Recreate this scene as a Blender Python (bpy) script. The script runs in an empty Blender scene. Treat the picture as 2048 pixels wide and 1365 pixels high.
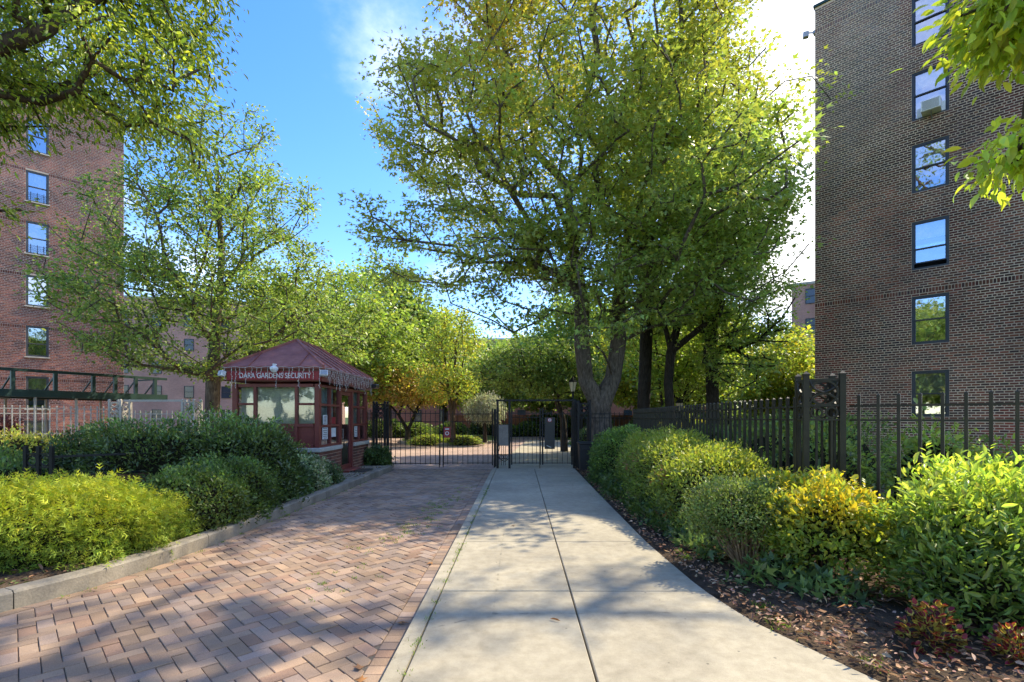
import bpy, bmesh, math, random
import numpy as np
from mathutils import Vector, Matrix
R = math.radians
random.seed(7)
rng = np.random.default_rng(11)
scn = bpy.context.scene
col = scn.collection

# ------------------------------------------------------------------ camera, sky, sun, exposure
F, HZ, EYE = 1000.0, 835.0, 1.5            # focal length in px of a 2048 px wide picture, horizon row, eye height
cam = bpy.data.cameras.new('camera'); camo = bpy.data.objects.new('camera', cam); col.objects.link(camo)
camo.location = (0, 0, EYE); camo.rotation_euler = (R(90), 0, 0)
cam.sensor_width = 36; cam.lens = F/2048*36; cam.shift_y = (HZ-682.5)/2048
cam.clip_start = 0.05; cam.clip_end = 3000
scn.camera = camo

SUN_AZ = R(34)             # direction to the sun in plan, from +X towards +Y
SUN_EL = R(47)
sdir = Vector((math.cos(SUN_EL)*math.cos(SUN_AZ), math.cos(SUN_EL)*math.sin(SUN_AZ), math.sin(SUN_EL)))
world = bpy.data.worlds.new('World'); scn.world = world; world.use_nodes = True
wt = world.node_tree; wt.nodes.clear()
def wn(t, **k):
    n = wt.nodes.new(t)
    for a, b in k.items(): setattr(n, a, b)
    return n
sky = wn('ShaderNodeTexSky', sky_type='NISHITA', sun_disc=False, sun_elevation=SUN_EL,
         sun_rotation=math.pi/2-SUN_AZ, altitude=0, air_density=1.0, dust_density=0.5, ozone_density=2.2)
hs = wn('ShaderNodeHueSaturation'); hs.inputs['Saturation'].default_value = 1.34; hs.inputs['Hue'].default_value = 0.514; hs.inputs['Value'].default_value = 1.0
wt.links.new(sky.outputs[0], hs.inputs['Color'])
tc = wn('ShaderNodeTexCoord')
sep = wn('ShaderNodeSeparateXYZ'); wt.links.new(tc.outputs['Generated'], sep.inputs[0])
addz = wn('ShaderNodeMath', operation='ADD'); addz.inputs[1].default_value = 0.18; wt.links.new(sep.outputs[2], addz.inputs[0])
mxz = wn('ShaderNodeMath', operation='MAXIMUM'); mxz.inputs[1].default_value = 0.08; wt.links.new(addz.outputs[0], mxz.inputs[0])
dx = wn('ShaderNodeMath', operation='DIVIDE'); wt.links.new(sep.outputs[0], dx.inputs[0]); wt.links.new(mxz.outputs[0], dx.inputs[1])
dy = wn('ShaderNodeMath', operation='DIVIDE'); wt.links.new(sep.outputs[1], dy.inputs[0]); wt.links.new(mxz.outputs[0], dy.inputs[1])
comb = wn('ShaderNodeCombineXYZ'); wt.links.new(dx.outputs[0], comb.inputs[0]); wt.links.new(dy.outputs[0], comb.inputs[1])
comb.inputs[2].default_value = 21.3
nz = wn('ShaderNodeTexNoise'); nz.inputs['Scale'].default_value = 1.15; nz.inputs['Detail'].default_value = 9; nz.inputs['Roughness'].default_value = 0.58
wt.links.new(comb.outputs[0], nz.inputs['Vector'])
# broad cloud bank towards the right-hand (eastern) half of the sky, thin wisps elsewhere
bank = wn('ShaderNodeMapRange'); bank.inputs['From Min'].default_value = 0.22; bank.inputs['From Max'].default_value = 0.5
bank.inputs['To Min'].default_value = 0.0; bank.inputs['To Max'].default_value = 0.27; wt.links.new(sep.outputs[0], bank.inputs[0])
ad = wn('ShaderNodeMath', operation='ADD'); wt.links.new(nz.outputs[0], ad.inputs[0])
north = wn('ShaderNodeMapRange', interpolation_type='SMOOTHSTEP'); north.inputs['From Min'].default_value = -0.15; north.inputs['From Max'].default_value = 0.45; wt.links.new(sep.outputs[1], north.inputs[0])
bk = wn('ShaderNodeMath', operation='MULTIPLY'); wt.links.new(bank.outputs[0], bk.inputs[0]); wt.links.new(north.outputs[0], bk.inputs[1]); wt.links.new(bk.outputs[0], ad.inputs[1])
cr = wn('ShaderNodeMapRange', interpolation_type='SMOOTHSTEP'); cr.inputs['From Min'].default_value = 0.49; cr.inputs['From Max'].default_value = 0.80
wt.links.new(ad.outputs[0], cr.inputs[0])
cmix = wn('ShaderNodeMix', data_type='RGBA'); wt.links.new(cr.outputs[0], cmix.inputs['Factor'])
wt.links.new(hs.outputs[0], cmix.inputs['A']); cmix.inputs['B'].default_value = (5.6, 5.6, 5.7, 1)
bg = wn('ShaderNodeBackground'); bg.inputs['Strength'].default_value = 0.15
wt.links.new(cmix.outputs['Result'], bg.inputs['Color'])
wo = wn('ShaderNodeOutputWorld'); wt.links.new(bg.outputs[0], wo.inputs[0])

sl = bpy.data.lights.new('sun', 'SUN'); sl.energy = 2.9; sl.angle = R(0.55); sl.color = (1.0, 0.89, 0.70)
so = bpy.data.objects.new('sun', sl); col.objects.link(so)
so.rotation_euler = sdir.to_track_quat('Z', 'Y').to_euler(); so.location = sdir*60
vs = scn.view_settings; vs.view_transform = 'Standard'; vs.look = 'None'; vs.gamma = 1; vs.use_curve_mapping = False
vs.exposure = 1.62
scn.cycles.max_bounces = 14; scn.cycles.diffuse_bounces = 8; scn.cycles.transmission_bounces = 10; scn.cycles.transparent_max_bounces = 16

# ------------------------------------------------------------------ helpers
def P(px, py, Y): return Vector(((px-1024)*Y/F, Y, EYE-(py-HZ)*Y/F))

def tag(o, label=None, cat=None, group=None, kind=None):
    if label: o['label'] = label
    if cat: o['category'] = cat
    if group: o['group'] = group
    if kind: o['kind'] = kind
    return o
def empty(name, loc=(0,0,0), rz=0, label=None, cat=None, group=None):
    o = bpy.data.objects.new(name, None); col.objects.link(o); o.location = loc; o.rotation_euler = (0,0,rz)
    o.empty_display_size = 0.2
    return tag(o, label, cat, group)
def link_mesh(name, me, mat, parent=None):
    if mat is not None and not me.materials: me.materials.append(mat)
    o = bpy.data.objects.new(name, me); col.objects.link(o)
    if parent is not None: o.parent = parent
    return o
def copy_tree(o, parent=None):
    c = o.copy(); col.objects.link(c)
    if parent is not None: c.parent = parent
    for ch in list(o.children): copy_tree(ch, c)
    return c

class MB:
    """collects polygons with a colour per polygon"""
    def __init__(s, c=(1,1,1)): s.v=[]; s.f=[]; s.c=[]; s.cur=c; s.M=None
    def _add(s, vs, fs, c=None):
        b=len(s.v)
        if s.M is not None: vs=[tuple(s.M@Vector(p)) for p in vs]
        s.v += [tuple(p) for p in vs]; s.f += [tuple(b+i for i in f) for f in fs]; s.c += [c or s.cur]*len(fs); return s
    def box(s, c, d, rz=0, col=None, bev=0.0):
        hx,hy,hz=d[0]/2,d[1]/2,d[2]/2; cs,sn=math.cos(rz),math.sin(rz)
        def t(x,y,z): return (c[0]+x*cs-y*sn, c[1]+x*sn+y*cs, c[2]+z)
        if bev<=0:
            vs=[t(x,y,z) for z in (-hz,hz) for (x,y) in ((-hx,-hy),(hx,-hy),(hx,hy),(-hx,hy))]
            fs=[(3,2,1,0),(4,5,6,7)]+[(i,(i+1)%4,4+(i+1)%4,4+i) for i in range(4)]
        else:
            b=bev; rings=[(-hz,b),(-hz+b,0),(hz-b,0),(hz,b)]
            vs=[]; fs=[]
            for z,i_ in rings:
                o=[(-hx+i_,-hy+i_),(hx-i_,-hy+i_),(hx-i_,hy-i_),(-hx+i_,hy-i_)]
                vs+= [t(x,y,z) for x,y in o]
            fs=[(3,2,1,0),(12,13,14,15)]
            for k in range(3): fs+=[(4*k+i,4*k+(i+1)%4,4*k+4+(i+1)%4,4*k+4+i) for i in range(4)]
        return s._add(vs,fs,col)
    def bar(s, a, b, w, h=None, col=None, up=(0,0,1)):
        a=Vector(a); b=Vector(b); d=(b-a)
        if d.length<1e-6: return s
        d.normalize(); u=Vector(up)
        if abs(d.dot(u))>0.97: u=Vector((1,0,0))
        x=d.cross(u).normalized(); y=x.cross(d).normalized(); h=h or w
        o=[-x*w/2-y*h/2, x*w/2-y*h/2, x*w/2+y*h/2, -x*w/2+y*h/2]
        return s._add([a+q for q in o]+[b+q for q in o], [(3,2,1,0),(4,5,6,7)]+[(i,(i+1)%4,4+(i+1)%4,4+i) for i in range(4)], col)
    def tube(s, pts, rad, n=6, col=None, cap=True):
        pts=[Vector(p) for p in pts]
        if not hasattr(rad,'__len__'): rad=[rad]*len(pts)
        vs=[]; prev=None
        for i,p in enumerate(pts):
            d=(pts[min(i+1,len(pts)-1)]-pts[max(i-1,0)]).normalized()
            if prev is None:
                r=Vector((0,0,1)) if abs(d.z)<0.9 else Vector((1,0,0)); x=d.cross(r).normalized()
            else: x=(prev-d*prev.dot(d)).normalized()
            prev=x; y=d.cross(x)
            vs+=[p+(x*math.cos(2*math.pi*k/n)+y*math.sin(2*math.pi*k/n))*rad[i] for k in range(n)]
        fs=[(i*n+k,i*n+(k+1)%n,(i+1)*n+(k+1)%n,(i+1)*n+k) for i in range(len(pts)-1) for k in range(n)]
        if cap: fs+=[tuple(range(n-1,-1,-1)), tuple((len(pts)-1)*n+k for k in range(n))]
        return s._add(vs,fs,col)
    def ring(s, c, r, t, ux, uz, seg=16, n=4, col=None, rx=None):
        """flat ring in plane ux/uz"""
        c=Vector(c); ux=Vector(ux); uz=Vector(uz); nn=ux.cross(uz).normalized(); rx=rx or r; vs=[]
        for i in range(seg):
            a=2*math.pi*i/seg; d=ux*math.cos(a)*rx+uz*math.sin(a)*r; e=d.normalized()
            for k in range(n):
                b=2*math.pi*(k+.5)/n; vs.append(c+d+(e*math.cos(b)+nn*math.sin(b))*t)
        fs=[(i*n+k,((i+1)%seg)*n+k,((i+1)%seg)*n+(k+1)%n,i*n+(k+1)%n) for i in range(seg) for k in range(n)]
        return s._add(vs,fs,col)
    def lathe(s, c, prof, n=12, col=None):
        vs=[(c[0]+r*math.cos(2*math.pi*k/n), c[1]+r*math.sin(2*math.pi*k/n), c[2]+z) for r,z in prof for k in range(n)]
        fs=[(i*n+k,i*n+(k+1)%n,(i+1)*n+(k+1)%n,(i+1)*n+k) for i in range(len(prof)-1) for k in range(n)]
        fs+=[tuple(range(n-1,-1,-1)), tuple((len(prof)-1)*n+k for k in range(n))]
        return s._add(vs,fs,col)
    def quad(s, *p, col=None): return s._add(p,[tuple(range(len(p)))],col)
    def prism(s, poly, z0, z1, bev=0.0, col=None, ztop=None):
        """vertical prism of a ccw polygon, chamfered top"""
        n=len(poly); cx=sum(p[0] for p in poly)/n; cy=sum(p[1] for p in poly)/n
        def ins(p):
            d=math.hypot(p[0]-cx,p[1]-cy)+1e-9; k=max(0,(d-bev*1.4)/d); return (cx+(p[0]-cx)*k, cy+(p[1]-cy)*k)
        vs=[(p[0],p[1],z0) for p in poly]+[(p[0],p[1],z1-bev) for p in poly]
        fs=[(i,(i+1)%n,n+(i+1)%n,n+i) for i in range(n)]
        if bev>0:
            vs+=[(*ins(p),z1) for p in poly]; fs+=[(n+i,n+(i+1)%n,2*n+(i+1)%n,2*n+i) for i in range(n)]; fs.append(tuple(range(2*n,3*n)))
        else: fs.append(tuple(range(n,2*n)))
        return s._add(vs,fs,col)
    def mesh(s, name, smooth=False):
        me=bpy.data.meshes.new(name); me.from_pydata(s.v,[],s.f)
        a=me.color_attributes.new('Col','BYTE_COLOR','CORNER')
        buf=np.ones((len(me.loops),4),np.float32)
        cnt=np.array([len(f) for f in s.f]); cc=np.array(s.c,np.float32).reshape(-1,3)
        buf[:,:3]=np.repeat(cc,cnt,axis=0); a.data.foreach_set('color',buf.ravel())
        if smooth: me.polygons.foreach_set('use_smooth',np.ones(len(me.polygons),bool))
        me.update(); return me
    def build(s, name, mat, parent=None, smooth=False): return link_mesh(name, s.mesh(name,smooth), mat, parent)

# ------------------------------------------------------------------ materials
class NT:
    def __init__(s, name):
        s.m=bpy.data.materials.new(name); s.m.use_nodes=True; s.t=s.m.node_tree; s.t.nodes.clear()
        s.out=s.n('ShaderNodeOutputMaterial')
    def n(s, t, ins=None, **k):
        x=s.t.nodes.new(t)
        for a,b in k.items(): setattr(x,a,b)
        for a,b in (ins or {}).items():
            if isinstance(b,bpy.types.NodeSocket): s.t.links.new(b,x.inputs[a])
            else: x.inputs[a].default_value=b
        return x
    def l(s,a,b): s.t.links.new(a,b)
    def coord(s, kind='Object'): return s.n('ShaderNodeTexCoord').outputs[kind]
    def pos(s): return s.n('ShaderNodeNewGeometry').outputs['Position']
    def noise(s, vec, scale, detail=5, rough=.55): return s.n('ShaderNodeTexNoise',{'Vector':vec,'Scale':scale,'Detail':detail,'Roughness':rough}).outputs['Fac']
    def ramp(s, fac, stops):
        r=s.n('ShaderNodeValToRGB',{'Fac':fac}); e=r.color_ramp.elements
        while len(e)<len(stops): e.new(0.5)
        for q,(p,c) in zip(e,stops): q.position=p; q.color=(*c,1) if len(c)==3 else c
        return r.outputs[0]
    def mul(s, a, b, f=1.0):
        x=s.n('ShaderNodeMix',data_type='RGBA',blend_type='MULTIPLY'); x.inputs['Factor'].default_value=f
        for q,k in ((a,'A'),(b,'B')):
            if isinstance(q,bpy.types.NodeSocket): s.l(q,x.inputs[k])
            else: x.inputs[k].default_value=(*q,1)
        return x.outputs['Result']
    def mix(s, fac, a, b):
        x=s.n('ShaderNodeMix',data_type='RGBA')
        for q,k in ((fac,'Factor'),(a,'A'),(b,'B')):
            if isinstance(q,bpy.types.NodeSocket): s.l(q,x.inputs[k])
            else: x.inputs[k].default_value=(*q,1) if hasattr(q,'__len__') else q
        return x.outputs['Result']
    def bump(s, h, strength=.3, dist=.01): return s.n('ShaderNodeBump',{'Height':h,'Strength':strength,'Distance':dist}).outputs[0]
    def prin(s, color, rough=.6, spec=.5, metal=0., nrm=None, **k):
        ins={'Base Color':color if isinstance(color,bpy.types.NodeSocket) else (*color,1),'Roughness':rough,'Specular IOR Level':spec,'Metallic':metal}
        if nrm is not None: ins['Normal']=nrm
        ins.update(k)
        return s.n('ShaderNodeBsdfPrincipled',ins).outputs[0]
    def done(s, sh): s.l(sh,s.out.inputs[0]); return s.m

def m_attr(name, rough=.8, spec=.3, scale=6., amt=(.75,1.15), fine=90., bump=.25, bdist=.004, metal=0.):
    t=NT(name); p=t.pos(); a=t.n('ShaderNodeVertexColor',layer_name='Col').outputs[0]
    n1=t.noise(p,scale,6); n2=t.noise(p,fine,3)
    c=t.mul(a,t.ramp(n1,[(.3,(amt[0],)*3),(.7,(amt[1],)*3)])); c=t.mul(c,t.ramp(n2,[(.3,(.76,)*3),(.7,(1.18,)*3)]))
    return t.done(t.prin(c,rough,spec,metal,t.bump(n2,bump,bdist)))
def m_noise(name, c1, c2, scale=4., rough=.8, spec=.3, bump=.3, bscale=40., bdist=.01, metal=0.):
    t=NT(name); p=t.pos(); n1=t.noise(p,scale,8,.6); n2=t.noise(p,bscale,4)
    c=t.ramp(n1,[(.32,c1),(.68,c2)]); c=t.mul(c,t.ramp(n2,[(.3,(.82,)*3),(.7,(1.12,)*3)]))
    return t.done(t.prin(c,rough,spec,metal,t.bump(n2,bump,bdist)))
def m_leaf(name, trans=.5, rough=.4, spec=.5, tint=(1.15,1.18,.62)):
    t=NT(name); a=t.n('ShaderNodeVertexColor',layer_name='Col').outputs[0]
    p=t.prin(a,rough,spec); tr=t.n('ShaderNodeBsdfTranslucent',{'Color':t.mul(a,tint)}).outputs[0]
    mx=t.n('ShaderNodeMixShader',{'Fac':trans}); t.l(p,mx.inputs[1]); t.l(tr,mx.inputs[2])
    return t.done(mx.outputs[0])
def m_glass(name, tint=(.03,.04,.05), refl=.55, rough=.02, wob=.15):
    """window pane seen from outside: dark room behind plus strong mirror reflection, slightly wavy"""
    t=NT(name); nr=t.bump(t.noise(t.pos(),1.7,2),wob,.02)
    g=t.n('ShaderNodeBsdfGlossy',{'Color':(.92,.95,1,1),'Roughness':rough,'Normal':nr}).outputs[0]
    tp=t.n('ShaderNodeBsdfTransparent',{'Color':(.75,.8,.82,1)}).outputs[0]
    lw=t.n('ShaderNodeLayerWeight',{'Blend':.35}).outputs['Fresnel']
    f=t.n('ShaderNodeMath',{0:lw,1:refl},operation='ADD',use_clamp=True).outputs[0]
    mx=t.n('ShaderNodeMixShader',{'Fac':f}); t.l(tp,mx.inputs[1]); t.l(g,mx.inputs[2])
    return t.done(mx.outputs[0])

M={}
M['brick']=m_attr('brick_face',.85,.25,2.2,(.72,1.2),120.,.35,.004)
M['paver']=m_attr('paver_face',.85,.3,.85,(.62,1.22),160.,.5,.004)
M['mortar']=m_noise('mortar',(.42,.315,.22),(.88,.68,.47),.38,.9,.2,.3,60.)
M['mortar_dark']=m_noise('mortar_dark',(.40,.31,.24),(.54,.43,.33),.8,.9,.2,.3,60.)
M['joint']=m_noise('joint_sand',(.10,.085,.066),(.16,.14,.11),3.,.95,.1,.4,80.)
M['kerb']=m_noise('kerb_stone',(.165,.14,.10),(.31,.27,.20),2.4,.85,.25,.45,55.,.006)
M['soil']=m_noise('soil',(.04,.028,.018),(.12,.085,.055),5.,.95,.1,.8,45.,.03)
M['lawn']=m_noise('lawn',(.055,.09,.02),(.12,.16,.04),.7,.9,.2,.8,60.,.03)
M['asphalt']=m_noise('asphalt',(.05,.05,.05),(.075,.073,.07),2.,.9,.2,.4,90.,.005)
M['leaf']=m_leaf('leaf')
M['leaf_gloss']=m_leaf('leaf_glossy',.3,.3,.5)
M['needle']=m_leaf('needle',.35,.6,.2)
M['litter']=m_leaf('dry_leaf',.15,.8,.2,(1.1,.9,.7))
M['iron']=m_noise('black_iron',(.012,.012,.011),(.022,.021,.018),6.,.55,.25,.15,50.,.002)
M['bronze_paint']=m_noise('olive_black_paint',(.026,.022,.012),(.048,.040,.023),5.,.5,.3,.15,60.,.002)
M['pale_paint']=m_noise('faded_beige_paint',(.34,.31,.26),(.48,.44,.37),3.,.5,.4,.2,40.,.002)
M['green_paint']=m_noise('shed_green_paint',(.010,.034,.027),(.02,.055,.043),2.,.5,.4,.15,30.,.003)
M['red_paint']=m_noise('red_brown_paint',(.15,.030,.022),(.21,.048,.034),2.5,.45,.45,.15,30.,.003)
M['sign_red']=m_noise('sign_red',(.26,.012,.022),(.32,.018,.03),2.,.4,.5,.05,30.,.001)
M['roof_red']=m_noise('roof_metal_red',(.24,.08,.06),(.38,.145,.11),1.8,.6,.2,.12,12.,.004)
M['white_paint']=m_noise('white_paint',(.72,.72,.70),(.82,.82,.80),4.,.5,.4,.05,40.,.001)
M['window_frame']=m_noise('dark_window_frame',(.022,.025,.03),(.035,.038,.044),4.,.4,.5,.05,40.,.001)
M['window_frame2']=m_noise('grey_window_frame',(.055,.053,.05),(.085,.082,.078),4.,.4,.5,.05,40.,.001)
M['glass']=m_glass('window_glass',refl=.42)
M['glass_booth']=m_glass('booth_glass',refl=.10,rough=.03)
t_=NT('far_window_glass'); M['glass_far']=t_.done(t_.prin((.035,.045,.06),.12,.6))
M['room']=m_noise('dim_room',(.03,.03,.035),(.06,.058,.055),1.,.9,.1,0.,10.)
M['blind']=m_noise('pale_blind',(.72,.70,.52),(.86,.84,.68),1.2,.8,.2,.1,30.)
M['curtain']=m_noise('curtain',(.38,.36,.33),(.55,.53,.5),3.,.9,.1,.3,14.,.02)
M['stone']=m_noise('limestone',(.36,.34,.28),(.50,.47,.40),2.,.85,.25,.3,50.)
M['steel']=m_noise('dull_steel',(.30,.29,.27),(.42,.41,.39),3.,.45,.5,.1,30.,.001,.6)
M['plastic_black']=m_noise('black_plastic',(.012,.012,.013),(.02,.02,.021),3.,.45,.5,.1,40.,.002)
M['wire']=m_noise('white_wire',(.55,.52,.45),(.68,.65,.57),9.,.6,.3,0.,40.)
M['lamp_glass']=m_noise('lamp_cream_glass',(.62,.5,.3),(.75,.62,.4),4.,.35,.5,0.,40.)
M['wood']=m_noise('brown_board',(.10,.045,.022),(.17,.075,.035),5.,.6,.3,.2,30.)
M['screen']=m_noise('screen_metal',(.16,.14,.115),(.25,.22,.18),3.,.6,.3,.1,30.)
M['teal_curtain']=m_noise('teal_curtain',(.30,.38,.36),(.48,.55,.52),4.,.9,.1,.3,14.,.02)
M['paper']=m_noise('notice_paper',(.55,.56,.55),(.7,.7,.68),6.,.8,.2,0.,60.)
def m_bark(name, c1, c2):
    t=NT(name); p=t.pos(); sv=t.n('ShaderNodeMapping',{'Vector':p,'Scale':(1,1,.25)}).outputs[0]
    n1=t.noise(sv,22,7,.65); n2=t.noise(p,1.6,4)
    c=t.mul(t.ramp(n1,[(.33,c1),(.66,c2)]),t.ramp(n2,[(.3,(.7,)*3),(.7,(1.2,)*3)]))
    return t.done(t.prin(c,.9,.15,0,t.bump(n1,.8,.03)))
M['bark_grey']=m_bark('bark_grey',(.055,.041,.029),(.19,.15,.11))
M['bark_brown']=m_bark('bark_brown',(.045,.032,.022),(.14,.10,.07))
M['bark_dark']=m_bark('bark_dark',(.022,.017,.013),(.07,.055,.042))
def m_concrete(name, base=(.385,.342,.245)):
    t=NT(name); p=t.pos(); n1=t.noise(p,.8,7,.62); n2=t.noise(p,9,6,.7); n3=t.noise(p,260,2)
    c=t.mul(base,t.ramp(n1,[(.3,(.72,.71,.70)),(.7,(1.12,1.11,1.08))])); c=t.mul(c,t.ramp(n2,[(.3,(.80,.79,.77)),(.6,(1.06,)*3)]))
    c=t.mul(c,t.ramp(n3,[(.25,(.72,)*3),(.5,(1.04,)*3)]))
    v=t.n('ShaderNodeTexVoronoi',{'Vector':p,'Scale':5.5}).outputs['Distance']       # old gum and drip spots
    c=t.mul(c,t.ramp(v,[(.03,(.45,)*3),(.06,(1,)*3)]))
    w=t.n('ShaderNodeTexVoronoi',{'Vector':p,'Scale':.45},feature='DISTANCE_TO_EDGE').outputs['Distance']
    k=t.n('ShaderNodeMath',{0:w,1:t.n('ShaderNodeMath',{0:t.noise(p,7,6,.7),1:.05},operation='MULTIPLY').outputs[0]},operation='ADD').outputs[0]
    c=t.mul(c,t.ramp(k,[(.0215,(.55,)*3),(.0245,(1,)*3)]))                              # hairline cracks
    return t.done(t.prin(c,.85,.25,0,t.bump(n3,.3,.003)))
M['concrete']=m_concrete('concrete_walk')
M['concrete_pad']=m_concrete('concrete_pad',(.29,.265,.205))
def m_brickpat(name, c1, c2, mortar, bw=.213, bh=.0677):
    """brick pattern for walls too far off to tell the bricks apart (u along the wall in X, v in Z of object space)"""
    t=NT(name); o=t.coord('Object'); s=t.n('ShaderNodeSeparateXYZ',{0:o}); ax=t.n('ShaderNodeMath',{0:s.outputs[0],1:s.outputs[1]},operation='ADD').outputs[0]
    v=t.n('ShaderNodeCombineXYZ',{0:ax,1:s.outputs[2],2:0.}).outputs[0]
    b=t.n('ShaderNodeTexBrick',{'Vector':v,'Color1':(*c1,1),'Color2':(*c2,1),'Mortar':(*mortar,1),'Scale':1.,'Mortar Size':.007,'Brick Width':bw,'Row Height':bh,'Bias':0.})
    n=t.noise(o,.35,5); c=t.mul(b.outputs[0],t.ramp(n,[(.3,(.8,)*3),(.7,(1.15,)*3)]))
    return t.done(t.prin(c,.85,.2))
M['brick_far_r']=m_brickpat('far_brick_brown',(.10,.05,.035),(.16,.085,.055),(.3,.27,.22))
M['brick_far_pink']=m_brickpat('far_brick_pink',(.36,.185,.14),(.45,.235,.175),(.5,.38,.32))
M['brick_far_red']=m_brickpat('far_brick_red',(.26,.085,.05),(.33,.115,.07),(.36,.22,.16))
def m_herring(name):
    t=NT(name); p=t.pos(); r=t.n('ShaderNodeMapping',{'Vector':p,'Rotation':(0,0,R(45))}).outputs[0]
    b=t.n('ShaderNodeTexBrick',{'Vector':r,'Color1':(.33,.225,.17,1),'Color2':(.42,.30,.23,1),'Mortar':(.12,.1,.08,1),'Scale':1.,'Mortar Size':.006,'Brick Width':.2,'Row Height':.1})
    c=t.mul(b.outputs[0],t.ramp(t.noise(p,.5,6),[(.3,(.8,)*3),(.7,(1.2,)*3)]))
    return t.done(t.prin(c,.85,.3))
M['court_paving']=m_herring('court_paving')
# ------------------------------------------------------------------ the ground
def lerp(a,b,t): return a+(b-a)*t
def pl(x, pts):
    """piecewise linear y -> x"""
    for (y0,x0),(y1,x1) in zip(pts,pts[1:]):
        if x<=y1: return lerp(x0,x1,max(0,(x-y0)/(y1-y0)))
    return pts[-1][1]
ZD=-0.05                                            # drive surface
LK=[(-6,-12.5),(0,-7.6),(1.6,-6.2),(2.4,-5.35),(3.2,-4.6),(3.9,-4.10),(4.5,-3.84),(5.2,-3.70),(6.2,-3.62),(8,-3.59),(11,-3.53),(14.9,-3.48)]
RW=[(-6,7.0),(0,3.4),(2.0,2.42),(2.95,2.05),(3.25,1.94),(3.7,1.77),(4.4,1.66),(6.0,1.62),(9.5,1.70),(14.6,1.83)]
def kl(y): return pl(y,LK)                           # left kerb line (drive side)
def rw(y): return pl(y,RW)                           # right edge of the walk
def ke(y): return -0.790+0.0148*y                    # drive side of the flush kerb between drive and walk
def k2(y): return ke(y)+0.112
def cj(y): return 0.44+0.0148*y                      # centre joint of the walk

g=MB(); g.quad((-1500,-300,-.16),(1500,-300,-.16),(1500,2500,-.16),(-1500,2500,-.16)); tag(g.build('ground',M['lawn']),kind='structure')
# planting beds left and right of the entrance
def bed(name, poly, z, mat, sub=.25, amp=.04):
    """bumpy bed: grid clipped to polygon by strips in y; poly = (y, xa, xb) rows"""
    nx=40; vs=[]; fs=[]
    for j,(y,xa,xb) in enumerate(poly):
        for i in range(nx+1):
            t=i/nx; x=lerp(xa,xb,t**1.6)
            h=z+amp*(math.sin(x*3.1+y*1.7)+math.sin(x*7.3-y*5.1)*.5)*min(1,abs(t)*6) + .06*min(1,t*3)
            vs.append((x,y,h))
    for j in range(len(poly)-1):
        for i in range(nx):
            a=j*(nx+1)+i; f=(a,a+1,a+nx+2,a+nx+1); fs.append(f if poly[0][2]>poly[0][1] else f[::-1])
    m=MB(); m._add(vs,fs); return m.build(name,mat,smooth=True)
rows=[(y, rw(y)+.004, 12.) for y in np.arange(-5,15.01,.4)]
tag(bed('planting_bed_right',rows,-.03,M['soil']),kind='structure')
rows=[(y, kl(y)-.14, -16.) for y in np.arange(-5,11.01,.4)]
tag(bed('planting_bed_left',rows,.04,M['soil']),kind='structure')
# court behind the gate: paved loop road, concrete footpath, grass island
m=MB(); m.quad((-30,14.9,-.055),(2.5,14.9,-.055),(2.5,44,-.055),(-30,44,-.055)); tag(m.build('courtyard_road',M['court_paving']),kind='structure')
m=MB(); m.quad((-.55,14.62,-.004),(1.9,14.62,-.004),(4.6,33,-.004),(1.0,33,-.004)); tag(m.build('courtyard_path',M['concrete']),kind='structure')
def oval(cx,cy,rx,ry,n=40): return [(cx+rx*math.cos(2*math.pi*i/n),cy+ry*math.sin(2*math.pi*i/n)) for i in range(n)]
m=MB(); m.prism(oval(-3.9,33.5,3.4,6.3),-.1,.10,.03); isl=tag(m.build('island_kerb',M['kerb']),kind='structure')
m=MB(); m.prism(oval(-3.9,33.5,3.2,6.1),0,.13,.03); tag(m.build('island_lawn',M['lawn']),kind='structure')
m=MB(); m.prism([(-40,44),(40,44),(40,80),(-40,80)],-.12,.02,0); tag(m.build('far_lawn',M['lawn']),kind='structure')
m=MB(); m.prism([(2.55,15.2),(20,15.2),(20,43.9),(6,43.9),(4.9,33)],-.12,.03,0); tag(m.build('court_bed',M['soil']),kind='structure')
m=MB(); m.prism([(-22,11.1),(-4.0,11.1),(-3.62,14.85),(-22,14.85)],-.12,.085,0); tag(m.build('entrance_lawn',M['lawn']),kind='structure')

# ---- driveway: bed of joint sand, herringbone pavers laid at 45 degrees, soldier course on the right, sailor course on the left
ys=list(np.arange(-5,15,.5))+[14.9]
m=MB()
for a,b in zip(ys,ys[1:]): m.quad((kl(a),a,ZD-.012),(ke(a),a,ZD-.012),(ke(b),b,ZD-.012),(kl(b),b,ZD-.012))
drive=tag(m.build('driveway',M['joint']),kind='structure')
def clip(poly, nx, ny, d):                           # keep nx*x+ny*y<=d
    out=[]
    for i in range(len(poly)):
        p,q=poly[i],poly[(i+1)%len(poly)]; a=nx*p[0]+ny*p[1]-d; b=nx*q[0]+ny*q[1]-d
        if a<=0: out.append(p)
        if (a<0<b) or (b<0<a):
            t=a/(a-b); out.append((p[0]+(q[0]-p[0])*t,p[1]+(q[1]-p[1])*t))
    return out
def area(p): return .5*abs(sum(p[i][0]*p[(i+1)%len(p)][1]-p[(i+1)%len(p)][0]*p[i][1] for i in range(len(p))))
def pcol():
    b=random.choice([(.335,.232,.15),(.36,.25,.163),(.30,.215,.155),(.38,.255,.157),(.32,.235,.173),(.335,.21,.133)])
    k=random.uniform(.74,1.16); return tuple(c*k for c in b)
pav=[]                                               # (y, polygon, colour, dz)
u=.1; gp=.0022
c45=math.sqrt(.5)
def rot(p): return (p[0]*c45-p[1]*c45, p[0]*c45+p[1]*c45)
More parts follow.
